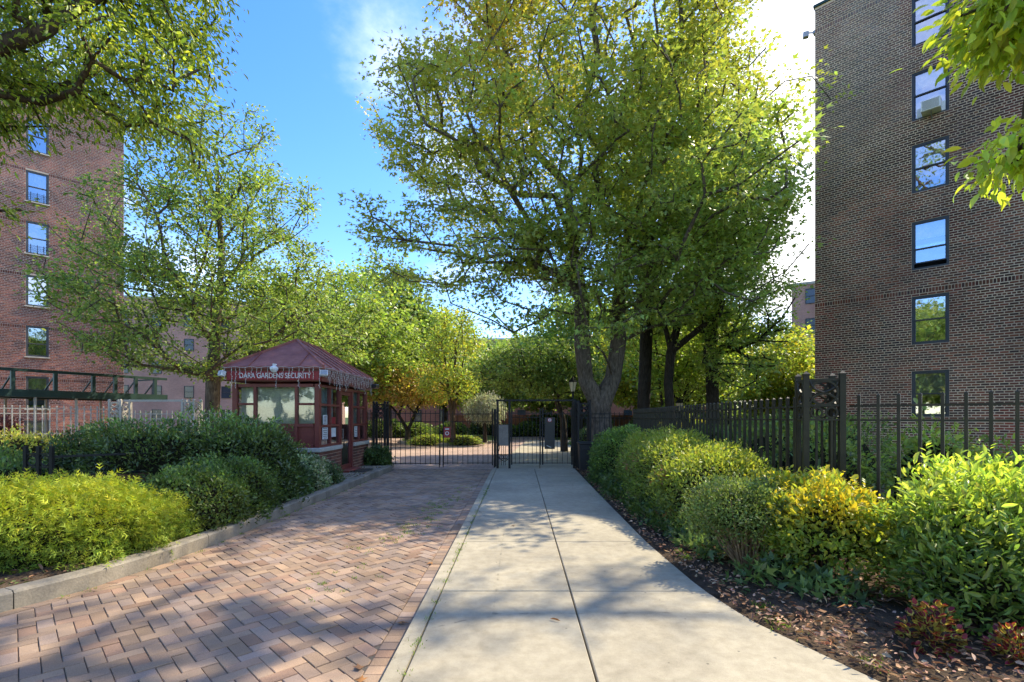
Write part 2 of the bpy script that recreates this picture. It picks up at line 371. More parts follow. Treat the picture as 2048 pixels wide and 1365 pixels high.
for i in range(-260,260):
    for j in range(-260,260):
        k=(i-j)%4
        if k==0: r=(i,j,i+2,j+1)                     # horizontal brick starts
        elif k==3: r=(i,j,i+1,j+2)                   # vertical brick starts
        else: continue
        q=[(r[0]*u+gp,r[1]*u+gp),(r[2]*u-gp,r[1]*u+gp),(r[2]*u-gp,r[3]*u-gp),(r[0]*u+gp,r[3]*u-gp)]
        q=[rot(p) for p in q]; q=[(x-2,y+6) for x,y in q]
        cy=sum(p[1] for p in q)/4; cx=sum(p[0] for p in q)/4
        if cy<1.7 or cy>14.85: continue
        if cx<kl(cy)-.2 or cx>ke(cy)+.1: continue
        q=clip(q,1,-.0148,-.790-.158)                # right: leave the soldier course
        if len(q)>2:                                 # left: leave the sailor course along the kerb
            x0,x1=kl(cy-.1),kl(cy+.1); tx,ty=x1-x0,.2; L=math.hypot(tx,ty); nx,ny=-ty/L,tx/L
            q=clip(q,nx,ny,nx*kl(cy)+ny*cy-.122)
        if len(q)>2: q=clip(q,0,1,14.84)
        if len(q)<3 or area(q)<.0015: continue
        pav.append((cy,q,pcol(),random.uniform(-.006,.003)))
y=1.5
while y<14.7:                                        # soldier course
    a,b=y+gp,y+.108-gp
    pav.append((y,[(ke(a)-.152,a),(ke(a)-.006,a),(ke(b)-.006,b),(ke(b)-.152,b)],pcol(),random.uniform(-.003,.002))); y+=.108
y=1.7
while y<14.7:                                        # sailor course
    s=.212/math.hypot(1,(kl(y+.1)-kl(y))/.1); a,b=y+.003,y+s-.003
    pav.append((y,[(kl(a)+.006,a),(kl(a)+.114,a+.0),(kl(b)+.114,b),(kl(b)+.006,b)],pcol(),random.uniform(-.003,.002))); y+=s
def show(p):
    cy=p[0]; cx=sum(q[0] for q in p[1])/len(p[1]); px=1024+1000*cx/cy; py=835+1550/cy
    return area(p[1])/cy**3 if (0<px<2048 and py<1362) else 0
pav.sort(key=lambda p:-show(p))
rest=MB()
for n,(cy,q,c,dz) in enumerate(pav):
    # let neighbouring pavers sit a few mm out of level
    if n<300:
        m=MB(); m.prism(q,ZD-.03,ZD+dz,.004,c); m.build('paver',M['paver'],drive)
    else: rest.prism(q,ZD-.03,ZD+dz,.004,c)
o=rest.build('paver_field',M['paver'],drive); o['kind']='stuff'

# ---- walk: slabs in two columns, flush kerb beside the drive
m=MB()
for a,b in zip(ys,ys[1:]): m.quad((ke(a)+.01,a,-.035),(rw(a)-.004,a,-.035),(rw(b)-.004,b,-.035),(ke(b)+.01,b,-.035))
walk=tag(m.build('walkway',M['joint']),kind='structure')
joints=[-.9,.83,2.55,4.315,6.03,7.74,9.48,11.2,12.9,14.6]
for a,b in zip(joints,joints[1:]):
    for side in (0,1):
        if side==0: L,Rr=lambda y:k2(y)+.010, lambda y:cj(y)-.006
        else: L,Rr=lambda y:cj(y)+.006, lambda y:rw(y)
        n=8; yy=[lerp(a+.004,b-.004,i/n) for i in range(n+1)]
        poly=[(L(q),q) for q in reversed(yy)]+[(Rr(q),q) for q in yy]
        # ccw order
        poly=[(Rr(q),q) for q in yy]+[(L(q),q) for q in reversed(yy)]
        m=MB(); dz=random.uniform(-.003,.003); m.prism(poly,-.1,dz,.006); m.build('concrete_slab',M['concrete'],walk)
y=-1.
while y<14.6:
    a,b=y,min(y+3.05,14.68); m=MB()
    m.prism([(ke(a),a+.003),(k2(a),a+.003),(k2(b),b-.003),(ke(b),b-.003)],-.2,.002,.008); m.build('kerb_stone',M['concrete'],walk); y+=3.05

# ---- raised kerb on the left of the drive
kerb=tag(empty('kerb_left'),kind='structure')
def kerb_run(ya,yb):
    yy=list(np.linspace(ya+.004,yb-.004,9)); vs=[]; fs=[]
    for y in yy:
        t=(kl(y+.05)-kl(y-.05))/.1; L=math.hypot(1,t); nx,ny=-1/L,t/L        # outward (left)
        x0=kl(y); h=.095
        for off,z in ((0,-.2),(0.004,h-.02),(.022,h),(.15,h+.004),(.165,h-.012),(.165,-.2)):
            vs.append((x0+nx*off,y+ny*off,z))
    for i in range(len(yy)-1):
        for k in range(5): a=i*6+k; fs.append((a,a+6,a+7,a+1))
    fs+=[tuple(range(6)),tuple(range((len(yy)-1)*6+5,(len(yy)-1)*6-1,-1))]
    m=MB(); m._add(vs,fs); m.build('kerb_stone',M['kerb'],kerb)
kk=[-3.,.2,2.2,4.05,6.0,7.35,9.6,11.9,14.55]
for a,b in zip(kk,kk[1:]): kerb_run(a,b)

# ------------------------------------------------------------------ brick buildings
UB,HB=.222,.0845                                      # brick module
def wall_with_holes(m, W, Hh, holes, y=0., c=None):
    xs=sorted({0.,W,*[h[0] for h in holes],*[h[2] for h in holes]}); zs=sorted({0.,Hh,*[h[1] for h in holes],*[h[3] for h in holes]})
    for x0,x1 in zip(xs,xs[1:]):
        for z0,z1 in zip(zs,zs[1:]):
            mx,mz=(x0+x1)/2,(z0+z1)/2
            if any(h[0]<mx<h[2] and h[1]<mz<h[3] for h in holes): continue
            m.quad((x0,y,z0),(x1,y,z0),(x1,y,z1),(x0,y,z1),col=c)
    for h in holes:                                   # reveals 0.14 deep
        d=.16; a,b,cc,e=h
        m.quad((a,y,b),(a,y+d,b),(a,y+d,e),(a,y,e),col=c); m.quad((cc,y,b),(cc,y,e),(cc,y+d,e),(cc,y+d,b),col=c)
        m.quad((a,y,e),(a,y+d,e),(cc,y+d,e),(cc,y,e),col=c); m.quad((a,y,b),(cc,y,b),(cc,y+d,b),(a,y+d,b),col=c)
def brick_list(W, Hh, holes, colf, bands=(), soldiers=()):
    """bricks of a running-bond wall in wall coordinates: (x0,z0,x1,z1,colour,proud)"""
    out=[]; nrow=int(Hh/HB); jb=.020; jh=.025
    r=0
    while r<nrow:
        z0=r*HB; hh=HB
        if r in soldiers:                             # band of upright bricks two courses high
            x=0
            while x<W:
                out.append((x+.007,z0+jh/2,min(x+HB-.008,W),z0+2*HB-jh/2,colf(x,z0,1),.010)); x+=HB
            r+=2; continue
        header=(r%6==5) or r in bands
        step=UB/2 if header else UB
        x=-(UB/2 if (r%2) else 0)-(.055 if header else 0)
        while x<W:
            a,b=max(0,x)+jb/2,min(W,x+step)-jb/2
            if b-a>.02: out.append((a,z0+jh/2,b,z0+HB-jh/2,colf(x,z0,0),random.uniform(.006,.012)))
            x+=step
        r+=1
    res=[]
    for (a,z0,b,z1,c,p) in out:
        segs=[(a,b)]
        for h in holes:
            if z1-.02>h[1] and z0+.02<h[3]:
                ns=[]
                for (s,e) in segs:
                    if e<=h[0] or s>=h[2]: ns.append((s,e)); continue
                    if s<h[0]-.03: ns.append((s,h[0]-.004))
                    if e>h[2]+.03: ns.append((h[2]+.004,e))
                segs=ns
        res+=[(s,z0,e,z1,c,p) for s,e in segs]
    return res
def add_brick(m, b):
    x0,z0,x1,z1,c,p=b; e=.004
    v=[(x0,0,z0),(x1,0,z0),(x1,0,z1),(x0,0,z1),(x0+e,-p,z0+e),(x1-e,-p,z0+e),(x1-e,-p,z1-e),(x0+e,-p,z1-e)]
    m._add(v,[(4,5,6,7),(0,1,5,4),(1,2,6,5),(2,3,7,6),(3,0,4,7)],c)
def sash_window(parent, x0, z0, x1, z1, mat, inside, ratio=.5, sill=None, guard=False, openlow=0., blind=0.):
    """double-hung window in wall coordinates (wall face y=0, outside is -y)"""
    w=empty('window',(x0,0,z0)); w.parent=parent; W,Hh=x1-x0,z1-z0; y=.07; t=.065
    m=MB(); 
    for a,b in (((0,t/2),(W,t/2)),((0,Hh-t/2),(W,Hh-t/2))): m.box((W/2,y,a[1]),(W,.09,t))
    for xx in (t/2,W-t/2): m.box((xx,y,Hh/2),(t,.089,Hh-2*t))
    m.build('frame',mat,w)
    mid=t+(Hh-2*t)*ratio; s=.04
    for k,(za,zb,yy) in enumerate(((mid-.015,Hh-t,y-.012),(t+openlow,mid+.02+openlow,y+.03))):
        m=MB(); iw0,iw1=t,W-t
        m.box(((iw0+iw1)/2,yy,za+s/2),(iw1-iw0,.03,s)); m.box(((iw0+iw1)/2,yy,zb-s/2),(iw1-iw0,.03,s))
        for xx in (iw0+s/2,iw1-s/2): m.box((xx,yy,(za+zb)/2),(s,.0295,zb-za-2*s))
        m.build('sash',mat,w)
        m=MB(); m.quad((iw0+s,yy,za+s),(iw1-s,yy,za+s),(iw1-s,yy,zb-s),(iw0+s,yy,zb-s)); m.build('pane',M['glass'],w)
    m=MB(); m.quad((0,.9,-.3),(W,.9,-.3),(W,.9,Hh+.2),(0,.9,Hh+.2)); m.quad((-.0,.12,0),(0,.9,-.3),(0,.9,Hh+.2),(0,.12,Hh)); m.quad((W,.9,-.3),(W,.12,0),(W,.12,Hh),(W,.9,Hh+.2)); m.quad((0,.12,Hh),(W,.12,Hh),(W,.9,Hh+.2),(0,.9,Hh+.2)); m.quad((0,.9,-.3),(0,.12,0),(W,.12,0),(W,.9,-.3)); m.build('room',M['room'],w)
    if blind>0:
        m=MB(); zb=Hh-t; za=zb-(Hh-2*t)*blind
        n=18; vs=[]; 
        for i in range(n+1):
            xx=lerp(t+.01,W-t-.01,i/n); yy=.17+.012*math.sin(i*1.9); vs+= [(xx,yy,za),(xx,yy,zb)]
        m._add(vs,[(2*i,2*i+2,2*i+3,2*i+1) for i in range(n)]); m.build('curtain' if inside!='blind' else 'blind',M[inside],w)
    if sill:
        m=MB(); m.box((W/2,-.02,-.03),(W+.1,.17,.055),0,None,.006); m.build('sill',sill,w)
    if guard:
        m=MB()
        for k in range(4): m.bar((t,.0,.12+.11*k),(W-t,.0,.12+.11*k),.014)
        for k in range(3): m.bar((t+(W-2*t)*(k+.5)/3,.0,.03),(t+(W-2*t)*(k+.5)/3,.0,.52),.022)
        m.build('window_guard',M['iron'],w)
    return w

def near_building(name, label, corner, along, Wd, Hh, base, holes, colf, mortar, patmat, winmat, wins, soldiers, key, depth=14., flip=False):
    """facade in bricks: wall coordinates x along the wall (left to right seen from outside), z up"""
    ang=math.atan2(along[1],along[0]); b=empty(name,(corner[0],corner[1],base),ang,label,'building')
    m=MB(); wall_with_holes(m,Wd,Hh,holes); wall=m.build('facade_wall',mortar,b)
    bl=brick_list(Wd,Hh,holes,colf,(),soldiers)
    Mw=Matrix.Translation((corner[0],corner[1],base))@Matrix.Rotation(ang,4,'Z')
    def show(q):
        p=Mw@Vector(((q[0]+q[2])/2,0,(q[1]+q[3])/2)); px=1024+1000*p.x/p.y; py=835-1000*(p.z-1.5)/p.y
        return (q[2]-q[0])/p.y**2 if 0<px<2048 and key(px,py) else 0
    bl.sort(key=lambda q:-show(q)); rest=MB()
    for n,q in enumerate(bl):
        if n<300: m=MB(); add_brick(m,q); m.build('brick',M['brick'],wall)
        else: add_brick(rest,q)
    o=rest.build('brickwork',M['brick'],wall); o['kind']='stuff'
    # the other walls, roof slab and coping
    m=MB(); m.quad((0,depth,0),(0,0,0),(0,0,Hh),(0,depth,Hh)); m.quad((Wd,0,0),(Wd,depth,0),(Wd,depth,Hh),(Wd,0,Hh)); m.quad((Wd,depth,0),(0,depth,0),(0,depth,Hh),(Wd,depth,Hh)); m.build('side_wall',patmat,b)
    m=MB(); m.box((Wd/2,depth/2-.01,Hh+.05),(Wd+.1,depth+.1,.10)); m.build('coping',M['green_paint'],b)
    return b

# right-hand building: facade runs from its far corner towards the street (seen in shade)
CR=Vector((11.96,19.74)); dR=Vector((1,-1)).normalized()
pr=2.70
def rnoise(x,z): return math.sin(x*1.3+z*.7)+math.sin(x*.45-z*1.9+1)+math.sin(z*.33+2)
def colR(x,z,s):
    n=rnoise(x,z)*.45+random.uniform(-1,1)*.6
    base=random.choice([(.175,.062,.034),(.15,.06,.036),(.11,.05,.034),(.20,.066,.038),(.08,.043,.032)])
    if 2.35<x<4.2 and (z%2.7)<1.0 and z>5 and math.sin(x*3+z)+random.uniform(-.8,.8)>-.4: base=random.choice([(.14,.035,.025),(.16,.042,.03),(.11,.034,.027)])     # re-laid redder brick near the windows
    if z>11 : base=tuple(lerp(a,b,.4) for a,b in zip(base,(.055,.047,.048)))
    if math.sin(x*.9+2.2)+math.sin(z*.41+x*.35)>.9: base=(base[0]*1.22,base[1]*.86,base[2]*.86)
    elif math.sin(x*1.7-z*.5)>.75: base=(base[0]*.8,base[1]*.92,base[2]*1.1)
    if random.random()<.03: base=(.19,.085,.045)
    gz=max(0,min(1,(z-9.5)/5))*max(0,min(1,(3.4-x)/2)); base=tuple(lerp(a,b,.45*gz) for a,b in zip(base,(.16,.15,.13)))   # pale bloom high up by the corner, with sky reflection painted in
    if -.5<(z-11.2-.35*(x-3))<.9 or (x>4.2 and -.4<(z-12.4)<1.3): base=tuple(c*.62 for c in base)                                   # sooty band
    k=max(.5,1.2+.34*n); return tuple(c*k for c in base)
holesR=[]; winR=[]
x0=3.0; w=1.0
ztops=[EYE+(835-py)*17.2/1000 for py in (739,588,436,279,132,-20)]
for i,zt in enumerate(ztops): holesR.append((x0,zt+.6-1.66,x0+w,zt+.6))
holesR=[(a,round((b-0)/HB)*HB,c,round(d/HB)*HB) for a,b,c,d in holesR]
base=-.6
holesR.append((x0-.02,.55,x0+w+.02,1.03))
bR=near_building('brick_building','tall dark brown brick apartment block in shade behind the iron picket fence',CR,dR,9.,17.9+.35,base,holesR,colR,M['mortar'],M['brick_far_r'],M['window_frame'],None,
   [76,204],lambda px,py: py<930)
for i,h in enumerate(holesR):
    if i==6:
        sash_window(bR,*h,M['window_frame'],'curtain',.5); continue
    sash_window(bR,*h,M['window_frame'],['curtain','curtain','blind','blind','blind','blind'][i],[.5,.5,.42,.5,.52,.5][i],None,False,[0,0,.16,0,.0,0][i],[.55,.0,.35,.45,.3,.3][i])
m=MB(); m.box((.0,.12,17.35),(.16,.22,.12)); m.bar((-.02,.1,17.35),(-.28,.0,17.42),.04); m.box((-.32,0,17.36),(.2,.18,.2),R(20)); m.build('floodlight',M['steel'],bR)

# air conditioner in the second window from the top
aw=empty('air_conditioner',(0,0,0),0,'white window air conditioner sticking out of the dark brick wall','air conditioner')
Mb=Matrix.Translation((CR.x,CR.y,base))@Matrix.Rotation(math.atan2(dR.y,dR.x),4,'Z')
h=holesR[4]; aw.matrix_world=Mb@Matrix.Translation(((h[0]+h[2])/2,0,h[1]+.02))
m=MB(); m.box((.05,-.14,.21),(.52,.5,.36),0,None,.012); m.build('case',M['white_paint'],aw)
m=MB()
for k in range(9): m.box((.05,-.396,.075+.034*k),(.44,.012,.012))
m.build('grille',M['steel'],aw)
m=MB(); m.box((-.29,.06,.2),(.16,.02,.36)); m.box((.355,.06,.2),(.09,.02,.36)); m.build('side_panel',M['white_paint'],aw)
m=MB(); m.bar((.05,-.3,.03),(.05,.0,-.14),.04); m.build('bracket',M['steel'],aw)

# left-hand building: sunlit facade
CL=Vector((-22.2,28.6)); dL=Vector((1,1)).normalized(); WL=9.
oL=CL-dL*WL
def colL(x,z,s):
    base=random.choice([(.24,.088,.055),(.27,.10,.062),(.20,.078,.055),(.29,.115,.07),(.17,.072,.056)])
    if z>13.2: base=tuple(lerp(a,b,.35) for a,b in zip(base,(.15,.075,.07)))
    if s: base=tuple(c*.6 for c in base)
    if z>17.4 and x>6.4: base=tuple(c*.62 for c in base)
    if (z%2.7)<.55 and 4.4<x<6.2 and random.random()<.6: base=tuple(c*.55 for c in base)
    k=1+.16*rnoise(x+3,z)+random.uniform(-.2,.2); return tuple(c*max(.5,k) for c in base)
xw=WL-2.56*1.414-.47
def zL(py): return EYE+(835-py)*26./1000+.6
holesL=[(xw+.06,zL(py)-1.66,xw+.94,zL(py)) for py in (754,652,551,446,343,240)]
holesL.append((xw,zL(851)-1.0,xw+.98,zL(851)+.3))
holesL=[(a,round(b/HB)*HB,c,round(d/HB)*HB) for a,b,c,d in holesL]
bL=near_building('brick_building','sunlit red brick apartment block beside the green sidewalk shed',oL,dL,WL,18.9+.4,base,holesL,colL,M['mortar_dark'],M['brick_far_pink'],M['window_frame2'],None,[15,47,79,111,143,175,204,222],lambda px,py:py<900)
for i,h in enumerate(holesL):
    sash_window(bL,*h,M['window_frame2'],['curtain','blind','curtain','blind','blind','blind','blind'][i],[.5,.42,.5,.5,.5,.5,.5][i],M['stone'],i in (3,4),0,[.5,.4,1.,0.,.45,.3,.6][i])

# ------------------------------------------------------------------ buildings far behind the trees
def far_building(name, label, at, ang, W, D, Hh, mat, cols, rows, cols2=(), fire=False, group=None):
    b=empty(name,(at[0],at[1],-.1),ang,label,'building',group)
    m=MB(); m.box((W/2,D/2,Hh/2),(W,D,Hh)); m.build('wall',mat,b)
    m=MB(); m.box((W/2,D/2,Hh+.12),(W+.2,D+.2,.24)); m.build('coping',M['stone'],b)
    fm=None
    for face,cc in ((0,cols),(1,cols2)):
        for cx in cc:
            for r in range(rows):
                z=1.1+r*2.75
                Mx=Matrix.Translation((cx,-.03,z)) if face==0 else Matrix.Translation((-.03,cx,z))@Matrix.Rotation(-math.pi/2,4,'Z')
                m=MB(); m.M=Mx; 
                for q in ((0,.0,.03,1.0,.06),(0,0,1.37,1.0,.06),(0,0,.7,.9,.05)): m.box((0,0,q[2]),(q[3],.08,q[4]))
                for q in (-.47,.47): m.box((q,0,.7),(.06,.078,1.28))
                f=m.build('window',M['window_frame'],b)
                m=MB(); m.M=Mx; m.quad((-.44,.015,.06),(.44,.015,.06),(.44,.015,1.34),(-.44,.015,1.34)); m.build('pane',M['glass_far'],f)
    if fire:
        for r in range(1,rows):
            z=1.0+r*2.75; m=MB(); m.box((3.9,-.5,z-.05),(3.2,1.0,.05))
            for k in range(3): m.bar((2.3,-1.0,z+.35*k+.2),(5.5,-1.0,z+.35*k+.2),.03)
            for k in range(14): m.bar((2.3+3.2*k/13,-1.0,z),(2.3+3.2*k/13,-1.0,z+.9),.025)
            m.bar((5.3,-.5,z),(3.0,-.5,z+2.6),.06,.2)
            m.build('fire_escape',M['red_paint'],b)
    return b
far_building('apartment_building','pale pink brick apartment block seen through the oak branches behind the guard booth',(-56.7,53.6),R(14),36,12,15.2,M['brick_far_pink'],[2.5,6,9.5,13,16.3,19.6,23.5,27.3,30.6,33.7],5)
far_building('apartment_building','red brick apartment block across the court behind the car gate',(-20,62),R(-3),44,10,11.,M['brick_far_red'],[2+3.2*i for i in range(13)],4)
far_building('apartment_building','purplish brick apartment block with red fire escapes between tree and dark brick corner',(26.3,47),R(-32),16,14,13.9,M['brick_far_pink'],[1.6,3.3,5,8.5,12],5,[4,8],True)
m=MB(); m.box((3.2,47,.85),(17,.4,1.7)); o=m.build('garden_wall',M['brick_far_red']); tag(o,'low orange red brick garden wall across the court behind dark bushes','wall')
# ------------------------------------------------------------------ guard booth
bx0,bx1,by0,by1=-6.32,-4.36,11.3,15.05
zb=.085
booth=empty('guard_booth',((bx0+bx1)/2,(by0+by1)/2,zb),0,'dark red glazed guard booth with hipped metal roof and brick base','booth')
def bpart(m,name,mat,par=None):
    o=m.build(name,mat); o.parent=par or booth
    inv=Matrix.Translation(-Vector(booth.location)); 
    if par is None: o.matrix_parent_inverse=inv
    else: o.matrix_parent_inverse=Matrix.Identity(4)
    return o
m=MB(); m.box((-5.1,13.2,.02),(2.9,4.5,.14),0,None,.01); tag(m.build('concrete_pad',M['concrete_pad']),kind='structure')
cxb=(bx0+bx1)/2; W=bx1-bx0; D=by1-by0
door0,door1=12.72,13.72                              # door opening along y on the right-hand face
# brick base: mortar core with bricks on the front and right faces
core=MB()
def wallseg(a,b):                                    # core boxes leaving the doorway free
    core.box(((a[0]+b[0])/2,(a[1]+b[1])/2,(zb+.70)/2+.0),(abs(a[0]-b[0]) or .2,abs(a[1]-b[1]) or .2,.70-zb))
core.box((cxb,by0+.1,.39),(W,.2,.62)); core.box((bx0+.1,(by0+by1)/2+.1,.39),(.2,D-.2,.62)); core.box((cxb,by1-.1,.39),(W-.4,.2,.62))
core.box((bx1-.1,(by0+.2+door0)/2,.39),(.2,door0-by0-.2,.62)); core.box((bx1-.1,(door1+by1)/2,.39),(.2,by1-door1,.62))
bc=bpart(core,'brick_base',M['mortar'])
def bcol():
    b=random.choice([(.19,.075,.05),(.15,.06,.042),(.22,.09,.055),(.12,.055,.04)]); k=random.uniform(.8,1.15); return tuple(c*k for c in b)
def bricks_on(face,a,b):
    L=b-a; hb=.0775; ub=.215
    for r in range(8):
        x=-(ub/2 if r%2 else 0)
        while x<L-.02:
            s,e=max(0,x)+.006,min(L,x+ub)-.006; x+=ub
            if e-s<.02: continue
            m=MB(); z0=zb+r*hb+.006; z1=z0+hb-.012; c=bcol(); p=.011
            if face=='right': m.box((bx1+p/2,a+(s+e)/2,(z0+z1)/2),(p,e-s,z1-z0),0,c,.003)
            else: m.box((a+(s+e)/2,by0-p/2,(z0+z1)/2),(e-s,p,z1-z0),0,c,.003)
            o=m.build('brick',M['brick']); o.parent=bc
bricks_on('right',by0,door0); bricks_on('right',door1,by1); bricks_on('front',bx0,bx1)
m=MB(); e=.05
m.box((cxb,by0+.07,.755),(W+2*e,.2+e,.10),0,None,.012); m.box((bx1-.07,(by0+.2+door0)/2,.7545),(.2+e,door0-by0-.2,.10),0,None,.012); m.box((bx1-.07,(door1+by1)/2+e/2,.755),(.2+e,by1-door1+e,.10),0,None,.012)
m.box((bx0+.07,(by0+by1)/2,.754),(.2,D-.4,.099)); bpart(m,'stone_cap',M['stone'])
# posts and rails
ztop=2.26; z0=.807
m=MB()
for x in (bx0+.05,bx1-.05):
    for y in (by0+.05,by1-.05): m.box((x,y,(z0+ztop)/2),(.105,.105,ztop-z0),0,None,.006)
bpart(m,'corner_post',M['red_paint'])
xs=[bx0+.10,bx0+.50,bx1-.525,bx1-.10]                # front mullions
m=MB()
for x in xs[1:3]: m.box((x,by0+.05,(z0+ztop)/2),(.06,.09,ztop-z0))
for z in (1.32,ztop-.04,z0+.035):
    for a,b in zip(xs,xs[1:]):
        m.box(((a+b)/2,by0+.05,z),(b-a-.062,.088,.07))
for a,b in ((xs[0],xs[1]),(xs[2],xs[3])): m.box(((a+b)/2,by0+.05,1.80),(b-a-.062,.086,.05))
bpart(m,'front_frame',M['red_paint'])
def pane(x0,x1,za,zb_,y): m=MB(); m.quad((x0,y,za),(x1,y,za),(x1,y,zb_),(x0,y,zb_)); bpart(m,'pane',M['glass_booth'])
for a,b,split in ((xs[0],xs[1],1),(xs[1],xs[2],0),(xs[2],xs[3],1)):
    a+=.03; b-=.03
    if split: pane(a,b,1.355,1.775,by0+.05); pane(a,b,1.825,2.185,by0+.05)
    else: pane(a,b,1.355,2.185,by0+.05)
m=MB()
for a,b in zip(xs,xs[1:]): m.box(((a+b)/2,by0+.055,1.062),(b-a-.06,.02,.43))
bpart(m,'lower_panel',M['red_paint'])
m=MB(); m.quad((bx0+.12,by0+.16,1.34),(bx1-.12,by0+.16,1.34),(bx1-.12,by0+.16,2.2),(bx0+.12,by0+.16,2.2)); bpart(m,'blind',M['blind'])
m=MB()
for ya,yb in ((by0+.2,door0-.1),(door1+.1,by1-.2)):
    n=24; vs=[]
    for i in range(n+1): vs+=[(bx1-.16+.012*math.sin(i*1.7),lerp(ya,yb,i/n),1.3),(bx1-.16+.012*math.sin(i*1.7),lerp(ya,yb,i/n),2.2)]
    m._add(vs,[(2*i,2*i+2,2*i+3,2*i+1) for i in range(n)])
bpart(m,'side_curtain',M['teal_curtain'])
# right-hand face: two glazed bays beside a door
def bay(ya,yb):
    m=MB(); mid=(ya+yb)/2; X=bx1-.05
    for y in (ya+.03,mid,yb-.03): m.box((X,y,(z0+ztop)/2),(.085,.05,ztop-z0))
    for z in (z0+.03,1.30,1.79,ztop-.035):
        for a,b in ((ya+.055,mid-.025),(mid+.025,yb-.055)): m.box((X,(a+b)/2,z),(.083,b-a,.05))
    bpart(m,'side_frame',M['red_paint'])
    for a,b in ((ya+.055,mid-.025),(mid+.025,yb-.055)):
        for za,zc in ((.862,1.275),(1.325,1.765),(1.815,2.2)):
            m=MB(); m.quad((X,a,za),(X,b,za),(X,b,zc),(X,a,zc)); bpart(m,'pane',M['glass_booth'])
bay(by0+.103,door0); bay(door1,by1-.103)
m=MB(); m.box((bx1-.05,door0+.04,(zb+ztop)/2),(.10,.08,ztop-zb)); m.box((bx1-.05,door1-.04,(zb+ztop)/2),(.10,.08,ztop-zb)); m.box((bx1-.05,(door0+door1)/2,ztop-.04),(.10,door1-door0-.16,.08)); bpart(m,'door_frame',M['red_paint'])
dy0,dy1=door0+.08,door1-.08
m=MB(); X=bx1-.06
for y in (dy0+.04,dy1-.04): m.box((X,y,(.12+ztop-.08)/2),(.05,.08,ztop-.2))
for z,h in ((.19,.14),(ztop-.13,.09)): m.box((X,(dy0+dy1)/2,z),(.048,dy1-dy0-.16,h))
dr=bpart(m,'door',M['red_paint'])
m=MB(); m.quad((X,dy0+.08,.26),(X,dy1-.08,.26),(X,dy1-.08,ztop-.175),(X,dy0+.08,ztop-.175)); o=m.build('pane',M['glass_booth']); o.parent=dr
m=MB(); m.bar((X+.06,dy0+.11,.95),(X+.06,dy0+.11,1.2),.022); m.bar((X,dy0+.11,.96),(X+.06,dy0+.11,.96),.02); m.bar((X,dy0+.11,1.19),(X+.06,dy0+.11,1.19),.02); o=m.build('door_handle',M['steel']); o.parent=dr
m=MB(); m.box((bx1+.06,(door0+door1)/2,.11),(.3,door1-door0,.05),0,None,.008); bpart(m,'door_step',M['red_paint'])
# notices in the side panes
m=MB(); X=bx1-.045
for (ya,yb,za,zc) in ((11.62,11.95,.98,1.26),(11.66,11.92,1.33,1.55),(12.2,12.5,1.02,1.24),(13.98,14.22,.95,1.25)): m.box((X,(ya+yb)/2,(za+zc)/2),(.004,yb-ya,zc-za))
bpart(m,'notice',M['paper'])
m=MB()
for (ya,yb,za,zc) in ((11.62,11.95,.98,1.26),(11.66,11.92,1.33,1.55),(13.98,14.22,.95,1.25)):
    n=6
    for k in range(n): m.box((X+.004,(ya+yb)/2+random.uniform(-.02,.02),lerp(za+.03,zc-.03,k/(n-1))),(.003,(yb-ya)*random.uniform(.5,.8),.014))
bpart(m,'notice_print',M['plastic_black'])
m=MB(); m.box((X,12.35,1.42),(.005,.26,.17)); bpart(m,'notice',M['sign_red'])
# inside: floor, back, desk
m=MB(); m.box((cxb,13.1,.1),(W-.4,D-.4,.03)); m.box((cxb-.3,12.0,1.0),(1.2,.6,.05)); m.box((cxb-.7,14.2,.6),(.5,.8,.9)); bpart(m,'interior',M['room'])
m=MB(); m.box((bx0+.05,(by0+by1)/2,1.06),(.03,D-.2,.46)); m.box((cxb,by1-.05,1.06),(W-.2,.03,.46)); m.box((bx0+.05,(by0+by1)/2,2.19),(.05,D-.2,.1)); m.box((cxb,by1-.05,2.19),(W-.2,.05,.1)); 
for k in range(1,4): m.box((bx0+.05,by0+D*k/4,1.7),(.06,.06,.95))
m.box((cxb,by1-.05,1.7),(.06,.06,.95)); bpart(m,'rear_frame',M['red_paint'])
# fascia with lettering
m=MB(); t=.09
m.box((cxb,by0-.02,2.47),(W+.2,t,.32),0,None,.008); m.box((bx1+.055,(by0+by1)/2+.0,2.4695),(t,D-.06,.319),0,None,.008); m.box((bx0-.055,(by0+by1)/2,2.4695),(t,D-.06,.319)); m.box((cxb,by1+.02,2.47),(W+.2,t,.32))
fas=bpart(m,'fascia',M['red_paint'])
m=MB(); m.box((cxb,by0-.078,2.435),(W+.14,.03,.19),0,None,.004); bpart(m,'sign_board',M['sign_red'])
cu=bpy.data.curves.new('lettering','FONT'); cu.body='DARA GARDENS SECURITY'; cu.size=.172; cu.extrude=.003; cu.align_x='CENTER'; cu.align_y='CENTER'; cu.space_character=.98
to=bpy.data.objects.new('tmp',cu); col.objects.link(to); dg=bpy.context.evaluated_depsgraph_get(); tm=bpy.data.meshes.new_from_object(to.evaluated_get(dg)); bpy.data.objects.remove(to)
bb=[v.co.x for v in tm.vertices]; sc=1.60/(max(bb)-min(bb)); tm.transform(Matrix.Translation((cxb+.03,by0-.097,2.43))@Matrix.Rotation(R(90),4,'X')@Matrix.Diagonal((sc,1.0,1,1)))
tm.materials.clear(); o=link_mesh('lettering',tm,M['white_paint']); o.parent=booth; o.matrix_parent_inverse=Matrix.Translation(-Vector(booth.location))
